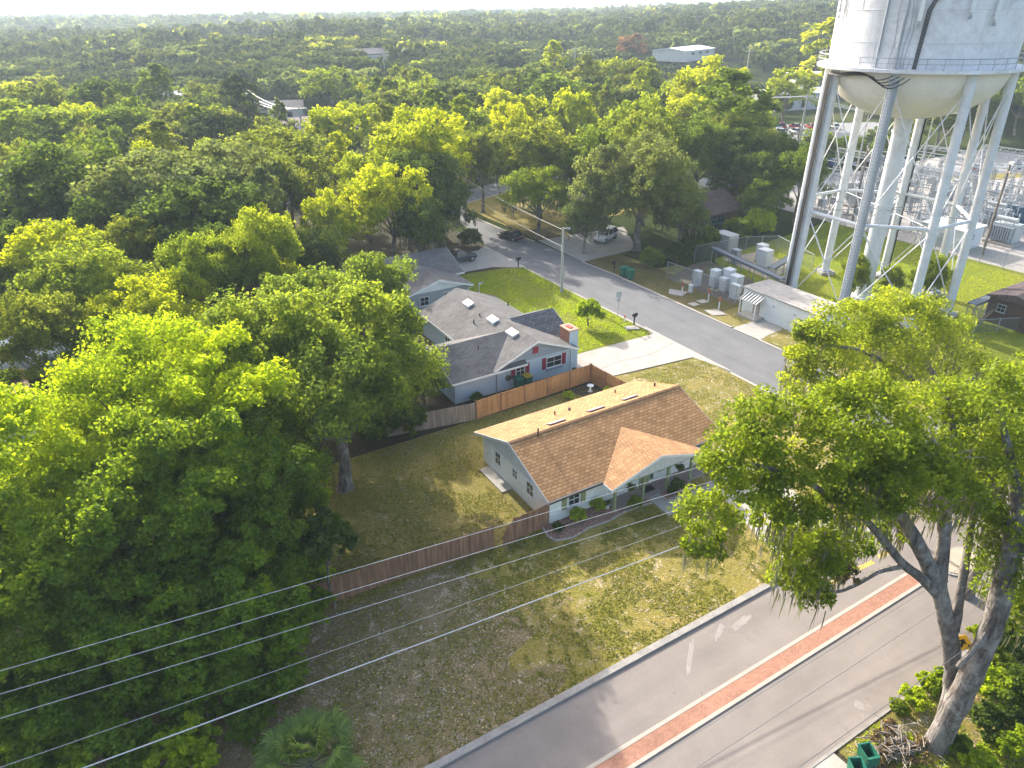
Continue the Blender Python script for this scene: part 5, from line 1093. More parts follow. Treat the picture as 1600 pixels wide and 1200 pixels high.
def proto(kind, lod, var):
    """crown and trunk meshes of a tree of unit kind: crown radius 6, height 13 (tall kinds: radius 4, height 17)"""
    key = (kind, lod, var)
    if key in PROTO: return PROTO[key]
    seed = hash((kind == "tall", var, 5)) % 9999 + var * 17; rng = np.random.default_rng(seed)
    npf, nsub, nleaf, ls = {0: (48, 12, 44, 0.165), 1: (38, 10, 32, 0.225), 2: (32, 9, 20, 0.32), 3: (28, 7, 8, 0.62)}[lod]
    if kind == "oak": P, rad = oak_puffs(rng, 6.0, 7.6, 5.0, npf)
    elif kind == "round": P, rad = oak_puffs(rng, 5.4, 7.4, 5.8, npf, -0.7, 0.2, (0.26, 0.38))
    elif kind == "bush": P, rad = oak_puffs(rng, 3.0, 1.7, 2.1, 36, -0.95, 0.2, (0.24, 0.36)); ls *= 0.75
    else: P, rad = tall_puffs(rng, 4.0, 3.6, 15.8, int(npf * 0.8))
    me = make_crown(seed + 1, P, rad, nsub, nleaf, ls, "leaf_green")
    idx = rng.choice(len(P), 8, replace=False); tm = trunk_mb(rng, {"tall": 8.0, "bush": 0.8}.get(kind, 4.2), {"tall": 0.26, "bush": 0.12}.get(kind, 0.34), [P[i] * 0.92 for i in idx], (rng.uniform(-.6, .6), rng.uniform(-.6, .6)))
    t = bpy.data.meshes.new("trunk"); t.from_pydata(tm.v, [], tm.f); t.update(); t.materials.append(MATS["bark"])
    moss = None
    if lod <= 1:
        low = P[P[:, 2] < np.median(P[:, 2])]; n = 260 if lod == 0 else 150; c = low[rng.integers(0, len(low), n)] + rng.normal(0, 0.8, (n, 3)) - np.array([0, 0, 0.5])
        moss = moss_mesh(c, rng, (0.5, 1.5), 0.10 if lod == 0 else 0.16)
    PROTO[key] = (me, t, moss); return PROTO[key]
def moss_mesh(c, rng, ln, wd):
    n = len(c); vs = []
    L = (ln[0] + (ln[1] - ln[0]) * rng.random(n) ** 1.8)[:, None]; a = rng.uniform(0, np.pi, n); W = wd * rng.uniform(0.5, 1.4, n)
    for k in (0, np.pi / 2):
        d = np.stack([np.cos(a + k) * W, np.sin(a + k) * W, np.zeros(n)], 1); dn = np.concatenate([rng.normal(0, 0.06, (n, 2)), -L], 1)
        vs.append(np.stack([c - d, c + d, c + d * 0.9 + dn * 0.5, c + dn, c - d * 0.8 + dn * 0.55], 1).reshape(-1, 3))
    v = np.concatenate(vs); return np_mesh("moss", v, 5, "moss", np.clip(rng.normal(0.5, 0.2, len(v) // 5), 0, 1))
def put(name, me, m, parent, slot=True):
    o = bpy.data.objects.new(name, me); COL.objects.link(o); o.parent = parent
    if slot and m: o.material_slots[0].link = 'OBJECT'; o.material_slots[0].material = MATS[m]
    return o
TREES = []        # ground spots taken
FORESTRY = []     # (distance, spec) of the individually built woods
def tree(x, y, rad, h, kind, m, label, group=None, lod=None, var=None, moss=False, name=None):
    d = math.hypot(x - CAMP.x, y - CAMP.y); z = relief(x, y)
    if lod is None: lod = 0 if d < 85 else 1 if d < 150 else 2 if d < 260 else 3
    if var is None: var = int(abs(x * 7.3 + y * 3.1)) % 5
    me, tr, ms = proto(kind, lod, var); br, bh = {"oak": (6, 12.6), "round": (5.4, 13.2), "tall": (4, 17), "bush": (3, 3.9)}[kind]
    t = thing(name or {"oak": "oak_tree", "round": "broadleaf_tree", "tall": "tall_tree", "bush": "bush"}[kind], label, "tree", (x, y, z), (x * 1.7 + y * 2.3) % 6.283, group)
    t.scale = (rad / br, rad / br, h / bh)
    put("trunk", tr, None, t, False); put("crown", me, m, t)
    if moss and ms: put("spanish_moss", ms, None, t, False)["kind"] = "stuff"
    TREES.append((x, y, rad)); return t
def crown_at(px, py, pw, zm, kind, m, label, hk=1.0, **k):
    """a tree whose crown middle stands zm above ground where the survey line of sight meets it"""
    x, y = G(px, py, zm); z = relief(x, y)
    for _ in range(3): x, y = G(px, py, zm + relief(x, y))
    sl = (Vector((x, y, zm)) - CAMP).length; r = pw * sl / F_PX; h = (zm + r * (0.75 if kind != "tall" else 1.7)) * hk
    return tree(x, y, r, h, kind, m, label, **k)
# ---- the oak with the visible trunk in the back garden
def hero(name, label, cat, x, y, P, rad, m, seed, nsub, nleaf, ls, trunk=None, tm="bark", moss_n=0, flat=0.8, moss_l=(0.6, 1.8)):
    t = thing(name, label, cat, (x, y, 0.0)); rng = np.random.default_rng(seed)
    if trunk: trunk.build("trunk", tm, t, True)
    P = np.array(P, float); rad = np.array(rad, float); o = put("crown", make_crown(seed + 1, P, rad, nsub, nleaf, ls, m, flat), None, t, False)
    if moss_n:
        zm = np.median(P[:, 2]) + 0.8; low = np.where(P[:, 2] < zm)[0]; i = low[rng.integers(0, len(low), moss_n)]
        c = P[i] + unit(rng.normal(0, 1, (moss_n, 3))) * rad[i][:, None] * 0.75 - np.array([0, 0, 0.3]); c[:, 2] = np.maximum(c[:, 2], moss_l[1] + 0.6); put("spanish_moss", moss_mesh(c, rng, moss_l, 0.024), None, t, False)["kind"] = "stuff"
    TREES.append((x, y, 5)); return t
rng = np.random.default_rng(21)
P, rad = oak_puffs(rng, 9.5, 8.4, 5.8, 104, -0.72, 0.22, (0.17, 0.27)); P += np.array([-1.2, 1.6, 0])
hero("oak_tree", "large dense green oak with a bare trunk standing in the fenced back garden", "tree", -10.6, 11.6, P, rad, "leaf_garden", 22, 14, 92, 0.14, trunk_mb(rng, 4.6, 0.5, [P[i] * 0.92 for i in rng.choice(104, 12, replace=False)], (0.2, 0.1), 12), flat=0.85)
# ---- the dark vine-hung trees that fill the near corner
near = [((240, 650), 8.6, 7.2, 14.0, "leaf_lime", "broad sunlit lime-green tree at the top of the near vine-covered mass"),
        ((365, 690), 8.4, 5.4, 13.4, "leaf_lime", "lime-green tree at the edge of the near mass, beside the garden oak"),
        ((85, 760), 8.0, 6.0, 13.0, "leaf_lime", "lime-green tree of the near mass closest to the pinkish shed roof"),
        ((250, 830), 6.6, 5.4, 11.4, "leaf_vine", "vine-covered tree in the dark middle of the near mass"),
        ((385, 820), 6.2, 4.7, 10.8, "leaf_vine", "vine-covered tree of the near mass leaning over the long fence's end"),
        ((80, 920), 6.0, 5.4, 10.0, "leaf_vine", "dark vine-covered tree of the near mass above the topmost wires"),
        ((250, 985), 4.0, 4.4, 6.9, "leaf_vine", "dark vine-covered tree of the near mass crossed by the upper wires"),
        ((385, 965), 4.0, 3.7, 6.4, "leaf_vine", "low vine-covered tree of the near mass next to the fan palm"),
        ((90, 1085), 2.6, 3.6, 4.4, "leaf_vine", "low vine-covered tree of the near mass crossed by the lower wires")]
for i, ((px, py), zm, r_, h_, m, lab) in enumerate(near):
    x, y = G(px, py, zm); rng = np.random.default_rng(100 + i); zc = h_ - r_ * 0.85
    P, rad = oak_puffs(rng, r_, zc * 0.62 + 1.0, zc * 0.62 + r_ * 0.55, 64, -0.85, 0.15, (0.2, 0.32))
    hero("vine_tree", lab, "tree", x, y, P, rad, m, 130 + i, 13, 72, 0.125, trunk_mb(rng, 4.0, 0.36, [P[j] * 0.9 for j in rng.choice(64, 7, replace=False)]), flat=0.9)
for i, ((px, py), r_, m, lab) in enumerate([((290, 1185), 2.0, "leaf_lime", "bright green bush beneath the thick cable beside the fan palm"), ((505, 840), 1.9, "leaf_dark", "dark bush reaching out of the near mass over the back lawn"), ((490, 905), 1.3, "leaf_lime", "small bright bush at the hidden end of the long fence"), ((640, 655), 1.7, "leaf_dark", "dark shrub under the garden oak by the grey fence"), ((590, 665), 1.8, "leaf_dark", "dark shrub against the garden oak's far side"), ((30, 610), 2.4, "leaf_green", "leafy shrub in front of the pinkish shed roof"), ((110, 640), 2.2, "leaf_green", "feathery green shrub beside the pinkish shed roof"), ((450, 790), 2.0, "leaf_vine", "leafy bush under the near mass close to the garden oak's trunk"), ((190, 1120), 2.4, "leaf_vine", "dark tangled bush crossed by the thin faint wire"), ((320, 1085), 2.3, "leaf_vine", "dark tangled bush between the thin wire and the thick cable"), ((425, 1055), 1.9, "leaf_vine", "dark tangled bush right behind the fan palm"), ((170, 1190), 2.2, "leaf_vine", "dark tangled bush under the thick cable's lower end"), ((40, 1180), 2.4, "leaf_vine", "dark tangled bush in the picture's bottom corner"), ((460, 960), 2.0, "leaf_vine", "leafy bush at the foot of the long fence's hidden end"), ((395, 1120), 1.6, "leaf_vine", "small tangled bush touching the fan palm's fronds")]):
    zc = r_ * 0.75; x, y = G(px, py, zc + (4.0 if i == 1 else 0)); rng = np.random.default_rng(300 + i)
    P, rad = oak_puffs(rng, r_, zc, r_ * 0.8, 26, -0.6, 0.2, (0.24, 0.36)); 
    hero("bush" if i != 1 else "small_tree", lab, "bush" if i != 1 else "tree", x, y, P + np.array([0, 0, 4.0 if i == 1 else 0]), rad, m, 320 + i, 9, 30, 0.13, trunk_mb(rng, 0.5 if i != 1 else 3.6, 0.09, [P[j] + np.array([0, 0, 4.0 if i == 1 else 0]) for j in (2, 8, 15)], n=6))
# ---- the leaning moss-hung oak by the road, drawn limb by limb in the upright plane through its foot
BX, BY = 6.6, -23.6
HEAD = Vector((math.sin(YAW), math.cos(YAW), 0))
def on_plane(px, py, off, base):
    d = CM.to_3x3() @ Vector(((px - 800) / F_PX, (600 - py) / F_PX, -1)); o = Vector((base[0], base[1], 0)) + HEAD * off
    return CAMP + d * ((o - CAMP).dot(HEAD) / d.dot(HEAD))
def limb(b, pts, r0, r1, base, n=10):
    q = [on_plane(p[0], p[1], p[2] if len(p) > 2 else 0, base) - Vector((base[0], base[1], 0)) for p in pts]
    sm = []
    for i in range(len(q) - 1):
        p0, p1, p2, p3 = q[max(i - 1, 0)], q[i], q[i + 1], q[min(i + 2, len(q) - 1)]
        for s in range(4):
            t = s / 4; sm.append(0.5 * ((2 * p1) + (p2 - p0) * t + (2 * p0 - 5 * p1 + 4 * p2 - p3) * t * t + (3 * p1 - p0 - 3 * p2 + p3) * t ** 3))
    sm.append(q[-1]); k = len(sm); rg = random.Random(k + int(pts[0][0]))
    b.tube(sm, [(r0 + (r1 - r0) * (i / (k - 1)) ** 0.8) * rg.uniform(0.92, 1.08) for i in range(k)], n)
base = (BX, BY); tb = MB()
limb(tb, [(1450, 1180), (1462, 1165)], 0.78, 0.58, base, 16); limb(tb, [(1462, 1165), (1484, 1122), (1510, 1070), (1538, 1010), (1558, 955), (1573, 885, 0.5), (1592, 800, 1)], 0.58, 0.36, base, 16)
limb(tb, [(1455, 1172), (1482, 1110, .6), (1489, 1050, 1.0), (1484, 1000, 1.0), (1474, 950, 1.0), (1463, 905, 1.0)], 0.42, 0.36, base, 12)
limb(tb, [(1463, 910, 1.0), (1440, 862, .8), (1412, 812, .6), (1385, 780, .2), (1350, 735, -.3), (1300, 700, -.8)], 0.38, 0.12, base)
limb(tb, [(1466, 905, 1.0), (1474, 850, 1.2), (1477, 795, 1.5), (1480, 750, 2), (1490, 690, 2.5), (1480, 620, 3)], 0.36, 0.1, base)
limb(tb, [(1470, 935, 1.0), (1442, 905, .6), (1412, 882, .2), (1385, 850, -.2), (1345, 805, -.6), (1290, 770, -1), (1230, 740, -1.4), (1150, 720, -1.5)], 0.26, 0.07, base, 8)
limb(tb, [(1410, 884, .2), (1372, 893, 0), (1340, 912, -.4), (1305, 925, -.8), (1270, 915, -1)], 0.15, 0.04, base, 7)
limb(tb, [(1490, 985, 1.0), (1500, 930, 1.3), (1510, 870, 1.8), (1518, 820, 2.2), (1530, 740, 2.6), (1560, 660, 3)], 0.26, 0.08, base)
limb(tb, [(1552, 972, 0), (1528, 1008, -.4), (1496, 1042, -.5)], 0.16, 0.11, base, 8)
limb(tb, [(1575, 880, .5), (1600, 860, .5), (1640, 830, 1)], 0.3, 0.1, base); limb(tb, [(1592, 800, 1), (1580, 720, 1.4), (1560, 640, 1.5)], 0.3, 0.08, base); limb(tb, [(1592, 800, 1), (1640, 700, 1.5), (1680, 640, 2)], 0.28, 0.08, base)
RP = [(1112, 805, 46, -2), (1096, 848, 32, -2), (1150, 690, 52, -1), (1128, 735, 40, -2), (1182, 650, 46, 0), (1205, 715, 50, -1), (1160, 770, 46, -2), (1238, 660, 50, 0), (1288, 640, 50, 1), (1262, 735, 50, -1), (1310, 700, 54, -1), (1232, 800, 36, -1.5), (1262, 880, 42, -1), (1238, 905, 32, -1.2), (1275, 925, 30, -1), (1290, 830, 38, -1), (1342, 660, 56, 1), (1378, 718, 54, 0), (1400, 650, 54, 1.5), (1442, 700, 50, 1), (1482, 712, 46, 2), (1505, 650, 54, 3), (1415, 770, 36, 0), (1372, 792, 30, -.5), (1330, 770, 40, -1), (1545, 700, 50, 3), (1562, 640, 50, 2), (1590, 720, 52, 1.5), (1545, 775, 40, 2.5), (1500, 780, 32, 2), (1575, 840, 42, 1), (1590, 905, 46, .5), (1600, 960, 36, .3), (1640, 780, 60, 1), (1660, 860, 60, .5), (1640, 690, 60, 2), (1450, 640, 50, 3), (1345, 610, 40, 2), (1590, 600, 44, 2), (1210, 760, 40, -1.5), (1180, 720, 40, 0), (1355, 745, 44, 1), (1310, 660, 44, 2), (1455, 745, 34, 2.4), (1525, 730, 40, 1), (1610, 840, 40, 2), (1430, 800, 34, 2), (1465, 770, 36, 2.5), (1530, 800, 38, 2.6), (1555, 860, 40, 1.5), (1390, 830, 26, 1.5), (1420, 735, 44, 2), (1500, 745, 44, 3.5), (1575, 940, 34, 1), (1400, 745, 44, -1), (1450, 750, 40, -1), (1368, 700, 46, -1), (1345, 765, 42, -1.2), (1308, 790, 40, -1.2), (1430, 715, 46, 0), (1490, 760, 40, 0), (1225, 850, 38, -1.4), (1205, 800, 34, -1.2), (1290, 870, 36, -1), (1330, 850, 30, 0), (1250, 850, 36, -1), (1300, 880, 30, 0)]
P = []; rad = []
for px, py, pr_, off in RP:
    q = on_plane(px, py, off, base); sl = (q - CAMP).length
    P.append(q - Vector((BX, BY, 0))); rad.append(1.04 * pr_ * sl / F_PX)
hero("live_oak", "big leaning live oak hung with grey moss over the main road", "tree", BX, BY, P, rad, "leaf_oak", 41, 15, 84, 0.088, tb, "bark_pale", 1700, 0.85, (0.2, 1.35))
# bare silvery twigs and the browned spray among its leaves
rg = random.Random(5)
root = [o for o in COL.objects if o.name.startswith("live_oak")][0]
for (px, py, off, n, L) in ((1478, 795, .5, 16, 1.7), (1470, 712, .2, 12, 1.5), (1440, 790, .2, 10, 1.2)):
    b = MB(); p = on_plane(px, py, off, base) - Vector((BX, BY, 0))
    for i in range(n):
        d = Vector((rg.uniform(-1, 1), rg.uniform(-1, .6), rg.uniform(.1, 1))).normalized() * L * rg.uniform(.5, 1.1); m_ = p + d * .5 + Vector((rg.uniform(-.15, .15), rg.uniform(-.15, .15), rg.uniform(-.1, .15))); b.tube([p, m_, p + d], [.04, .025, .01], 4)
        for j in range(3): e = m_.lerp(p + d, rg.random()); b.tube([e, e + Vector((rg.uniform(-.4, .4), rg.uniform(-.4, .4), rg.uniform(-.1, .4)))], [.015, .007], 3)
    b.build("dead_branch", "dead_wood", root)
q = on_plane(1322, 905, -.8, base) - Vector((BX, BY, 0)); put("withered_spray", make_crown(77, np.array([q, q + Vector((.3, 0, .2))]), np.array([.5, .4]), 9, 26, .09, "leaf_brown"), None, root, False)
# ---- second oak on the far side of the main road and the dark crown at the edge
base2 = (21.5, -8.6); tb = MB(); limb(tb, [(1478, 770), (1476, 700), (1478, 650), (1470, 600)], .5, .3, base2); limb(tb, [(1475, 650), (1420, 590, -1), (1350, 550, -2), (1290, 540, -3)], .28, .07, base2); limb(tb, [(1476, 640), (1520, 590, 1), (1560, 570, 2)], .25, .07, base2); limb(tb, [(1470, 605), (1430, 540, 1), (1400, 500, 2)], .25, .06, base2)
P = []; rad = []
for px, py, pr_, off in [(1272, 545, 38, -3), (1300, 512, 40, -2), (1345, 500, 40, 0), (1395, 490, 40, 2), (1435, 492, 36, 2), (1300, 575, 46, -3), (1350, 560, 46, -1), (1405, 550, 46, 0), (1455, 545, 44, 1), (1495, 575, 42, 2), (1535, 600, 42, 3), (1250, 592, 32, -3), (1265, 625, 36, -2), (1330, 615, 44, -1), (1390, 605, 46, 1), (1450, 600, 44, 2), (1475, 515, 34, 3), (1580, 600, 36, 4), (1250, 560, 26, -2), (1320, 540, 40, 2), (1380, 525, 36, -1), (1425, 575, 40, -2), (1500, 630, 40, 0), (1560, 640, 40, 3), (1262, 520, 22, -2)]:
    q = on_plane(px, py, off, base2); P.append(q - Vector((base2[0], base2[1], 0))); rad.append(pr_ * (q - CAMP).length / F_PX)
hero("live_oak", "bright green oak rising between the leaning mossy oak and the water tower", "tree", *base2, P, rad, "leaf_oak", 51, 15, 84, 0.115, tb, "bark_pale", 1300, 0.85, (0.4, 1.9))
x, y = G(1600, 800, 9); rng = np.random.default_rng(61); P, rad = oak_puffs(rng, 4.0, 9.0, 5.5, 44, -0.8); hero("oak_tree", "dark green tree behind the leaning mossy oak at the road's far end", "tree", x + 3, y + 2, P, rad, "leaf_dark", 62, 11, 36, 0.17, trunk_mb(rng, 5, .35, [P[j] for j in (3, 9, 17, 25)]))
# undergrowth on the road's near verge
for i, (px, py, r_, m, lab) in enumerate([(1545, 1065, 1.3, "leaf_lime", "bright shrub just behind the leaning oak's thick trunk"), (1590, 1010, 1.2, "leaf_dark", "dark shrub at the foot of the leaning oak"), (1580, 1090, 1.3, "leaf_green", "green shrub below the bright one behind the leaning oak"), (1550, 1130, 1.1, "leaf_dark", "low dark shrub shaded by the leaning oak"), (1590, 1165, 1.0, "leaf_lime", "yellow-green shrub lowest behind the leaning oak"), (1430, 1090, 0.75, "leaf_lime", "light green weeds at the kerb left of the leaning oak"), (1475, 1062, 0.7, "leaf_lime", "light green weeds climbing the leaning oak's slimmer stem"), (1530, 990, 0.6, "leaf_lime", "small yellow-green spray beside the warning sign"), (1620, 1080, 1.6, "leaf_green", "green shrub cut by the picture's edge behind the leaning oak"), (1500, 1165, .7, "leaf_green", "low green growth right at the leaning oak's root"), (1530, 1190, .9, "leaf_lime", "yellow-green bush at the bottom edge by the leaning oak"), (1560, 1035, 1.0, "leaf_oak", "olive shrub touching the leaning oak's trunk halfway up"), (1600, 1130, 1.2, "leaf_dark", "dark bush at the picture's edge under the oak"), (1405, 1105, .5, "leaf_oak", "tuft of weeds at the kerb beside the brush pile"), (1450, 1065, .6, "leaf_lime", "bright weeds between the kerb and the leaning oak"), (1570, 980, .8, "leaf_green", "green shrub beyond the warning sign by the kerb")]):
    x, y = G(px, py, r_ * .7); rng = np.random.default_rng(400 + i); P, rad = oak_puffs(rng, r_, r_ * .6, r_ * .75, 22, -.5, .2, (.26, .38)); hero("bush", lab, "bush", x, y, P, rad, m, 420 + i, 9, 26, .085, trunk_mb(rng, .3, .05, [P[j] for j in (1, 7, 13)], n=5), flat=.8)
# brush pile: cut branches and withered leaves
bp = thing("brush_pile", "heap of cut brown branches and dead leaves at the foot of the leaning oak", "brush pile", (4.9, -22.75, 0)); b = MB(); rg = random.Random(9)
for i in range(170):
    p = Vector((rg.gauss(0, .8), rg.gauss(0, .55), rg.uniform(.05, .55))); d = Vector((rg.uniform(-1, 1), rg.uniform(-1, 1), rg.uniform(-.25, .5))).normalized() * rg.uniform(.3, .9); b.tube([p - d * .5, p + Vector((0, 0, .05)), p + d * .5], [.03, .022, .008], 4)
b.build("branches", "dead_wood", bp)
rng = np.random.default_rng(8); P = np.stack([rng.normal(0, .75, 26), rng.normal(0, .5, 26), rng.uniform(.1, .45, 26)], 1); put("dead_leaves", make_crown(9, P, np.full(26, .3), 6, 22, .075, "leaf_brown", .6), None, bp, False)
# ---- fan palm by the near mass
pm = thing("fan_palm", "wide fan palm with blue-green fronds beside the bare verge", "palm", (*G(478, 1175, 1.6), 0)); rng = np.random.default_rng(14); allv = []; pet = MB()
for i in range(54):
    a = i * 2.39996; el = R(rng.uniform(2, 80)); L = rng.uniform(1.2, 2.0); d = np.array([math.cos(a) * math.cos(el), math.sin(a) * math.cos(el), math.sin(el)]); c = np.array([0, 0, .7]) + d * L; pet.tube([(0, 0, .55), tuple(c * .55 + np.array([0, 0, .28])), tuple(c)], [.03, .02, .015], 4)
    side = np.cross(d, [0, 0, 1]); side /= max(np.linalg.norm(side), 1e-3); up = np.cross(side, d)
    for j in range(24):
        g = R(-118 + 236 * j / 23); dirn = d * math.cos(g) + side * math.sin(g); Lf = rng.uniform(.8, 1.15) * (.72 + .28 * math.cos(g)); w_ = np.cross(dirn, up) * .05; mid = c + dirn * Lf * .6 + up * .06; tip = c + dirn * Lf + np.array([0, 0, -.24 * Lf])
        allv += [c - w_ * .2, c + w_ * .2, mid + w_, mid - w_ * .0 + up * .012, mid - w_][:0] + [c, mid + w_, tip, mid - w_]
pm_me = np_mesh("fronds", np.array(allv), 4, "leaf_palm", np.clip(rng.normal(.5, .2, len(allv) // 4), 0, 1)); put("fronds", pm_me, None, pm, False); pet.build("stalks", "sage", pm)
b = MB(); b.tube([(0, 0, 0), (0, 0, .8)], [.22, .18], 9); b.build("trunk", "bark", pm)
# ---- garden shrubs, hanging baskets
for i, (x, y, r_, m, lab) in enumerate([(1.9, -.75, .62, "leaf_lime", "round green shrub beneath the front window next to the gate fence"), (3.9, -.6, .55, "leaf_lime", "green shrub beside the white pot at the porch's near post"), (6.2, -1.75, .55, "leaf_oak", "yellow-green shrub in the stones between the two nearer porch posts"), (.1, -1.0, .4, "leaf_dark", "small dark shrub at the stony bed's end by the house corner"), (10.4, -1.75, .55, "leaf_green", "dark green shrub in the separate bed beyond the walkway"), (9.6, -1.9, .4, "leaf_dark", "low dark shrub in the separate bed beside the walkway"), (11.4, 13.8, .5, "leaf_lime", "pale shrub by the honey coloured fence near the bird bath"), (15.0, 12.6, .45, "leaf_lime", "small pale shrub in the fence corner behind the tan roof"), (23.0, 26.5, 1.75, "leaf_lime", "round leafy small tree alone on the bright green lawn"), (4.0, 17.7, .6, "leaf_green", "weedy shrub at the blue house corner behind the grey fence")]):
    rng = np.random.default_rng(500 + i); big = r_ > 1; P, rad = oak_puffs(rng, r_, r_ * .8 + (0.25 if big else .1), r_ * .8, 24, -.6, .25, (.26, .38)); hero("bush" if not big else "small_tree", lab, "bush" if not big else "tree", x, y, P, rad, m, 520 + i, 9, 24, .075 if not big else .14, trunk_mb(rng, .3 if not big else .9, .04 if not big else .09, [P[j] for j in (1, 7, 13)], n=5))
for x, lab in ((6.3, "hanging fern basket nearest the house's gate end of the porch"), (10.95, "hanging fern basket at the driveway end of the porch")):
    hb_ = thing("hanging_basket", lab, "plant", (x, -1.15, 1.35)); rng = np.random.default_rng(int(x * 10)); P, rad = oak_puffs(rng, .36, .1, .3, 14, -.9, .2, (.3, .42)); put("fern", make_crown(3, P, rad, 7, 16, .06, "leaf_green", 1.0), None, hb_, False)
    b = MB(); b.lathe([(.12, -.12), (.2, .1)], 12); b.build("pot", "mulch_dark", hb_); b = MB()
    for a in (0, 2.1, 4.2): b.tube([(.18 * math.cos(a), .18 * math.sin(a), .1), (0, 0, .68)], .012, 4)
    b.build("hanger", "rubber_black", hb_)
pt = thing("flower_pot", "white pot with a small plant at the near end of the porch", "pot", (4.55, -.75, .05)); b = MB(); b.lathe([(.12, 0), (.2, .32), (.22, .34), (.18, .34)], 14); b.build("pot", "white_paint", pt, True); rng = np.random.default_rng(2); P, rad = oak_puffs(rng, .25, .5, .2, 8); put("foliage", make_crown(6, P, rad, 6, 12, .06, "leaf_green"), None, pt, False)
# ---- picked trees of the middle distance, each where the survey puts its crown
crown_at(84, 395, 68, 9, "round", "leaf_yellow", "round yellow-topped tree standing before the dark oaks left of the garden oak", hk=.95)
crown_at(140, 470, 95, 7.0, "oak", "leaf_oak", "broad olive-lime tree below the round yellow-topped one"); crown_at(60, 520, 70, 8, "oak", "leaf_olive", "olive tree beside the pale far house at the picture's edge"); crown_at(255, 495, 82, 7.6, "oak", "leaf_yellow", "fine-leaved yellow-green tree between the near mass and the garden oak"); crown_at(165, 515, 46, 7, "round", "leaf_yellow", "low yellow-green tree right above the near mass")
crown_at(470, 455, 92, 10.5, "oak", "leaf_garden", "green oak rising directly behind the large garden oak", lod=0, hk=.85); crown_at(585, 455, 74, 7.5, "oak", "leaf_garden", "green oak behind the garden oak, overhanging the grey house", lod=0); crown_at(660, 600, 44, 2.7, "oak", "leaf_green", "leafy green tree overhanging the grey fence beside the blue house", lod=0); crown_at(612, 610, 44, 2.8, "oak", "leaf_garden", "leafy tree squeezed between the garden oak and the grey fence", lod=0); crown_at(400, 385, 62, 11, "oak", "leaf_oak", "light green tree peeking out above the garden oak"); crown_at(320, 415, 66, 10, "oak", "leaf_oak", "light green spreading tree joined to the garden oak's far side")
crown_at(250, 330, 105, 9, "oak", "leaf_grey", "dark grey-green mossy oak below the small bright yellow crown", moss=True); crown_at(110, 320, 95, 9, "oak", "leaf_dark", "dark oak to the left of the grey-green mossy one", moss=True); crown_at(355, 305, 85, 9, "oak", "leaf_grey", "grey-green mossy oak behind the light green trees", moss=True); crown_at(450, 300, 70, 9, "oak", "leaf_olive", "olive oak left of the two bright yellow trees", moss=True); crown_at(180, 375, 70, 8, "oak", "leaf_dark", "very dark oak right behind the round yellow-topped tree", moss=True); crown_at(20, 400, 60, 8, "oak", "leaf_dark", "dark oak cut by the picture's edge beside the round yellow-topped tree")
crown_at(240, 268, 42, 11, "round", "leaf_yellow", "small bright yellow crown above the grey-green mossy oaks")
crown_at(605, 305, 64, 10, "round", "leaf_yellow", "bright yellow tree above the grey house, the brightest in the middle"); crown_at(515, 335, 44, 9, "round", "leaf_yellow", "smaller yellow tree left of the brightest yellow one"); crown_at(660, 245, 82, 11, "oak", "leaf_yellow", "large golden-green oak behind the brightest yellow tree"); crown_at(690, 320, 52, 7, "oak", "leaf_dark", "dark oak overhanging the far end of the side street", moss=True); crown_at(660, 350, 46, 7, "oak", "leaf_dark", "dark oak behind the grey house's drive", moss=True)
tree(37.1, 76.3, 5.2, 14, "oak", "leaf_olive", "mossy oak with a clear trunk on the grassy street corner", moss=True, lod=0); tree(37.6, 59.4, 5.6, 10.5, "oak", "leaf_oak", "green oak with a dark trunk beside the black sedan", moss=True, lod=0); tree(43.5, 68, 7.5, 15, "oak", "leaf_olive", "tall spreading oak behind the corner lawn", moss=True); tree(50, 62, 6, 14, "oak", "leaf_green", "green oak between the grey mossy oak and the corner lawn", moss=True)
tree(38.2, 48.2, 3.6, 8.0, "oak", "leaf_grey", "slim grey-green oak with its trunk in a planted ring by the kerb", moss=True, lod=0); rng = np.random.default_rng(71); P, rad = oak_puffs(rng, 8.8, 8.0, 7.2, 96, -.82, .2, (.17, .28)); hero("oak_tree", "massive grey-green mossy oak towering over the side street", "tree", 45.6, 45.2, P, rad, "leaf_grey", 72, 12, 40, 0.21, trunk_mb(rng, 4.5, .55, [P[j] for j in (2, 9, 15, 24, 33, 41)]), "bark", 500, .9, (.8, 2.0)); tree(50.0, 41.0, 4.0, 8.5, "oak", "leaf_grey", "grey-green mossy oak right beside the massive one", moss=True, lod=0, var=2); tree(55, 55, 6, 16, "oak", "leaf_olive", "olive tree behind the massive mossy oak and the brown house")
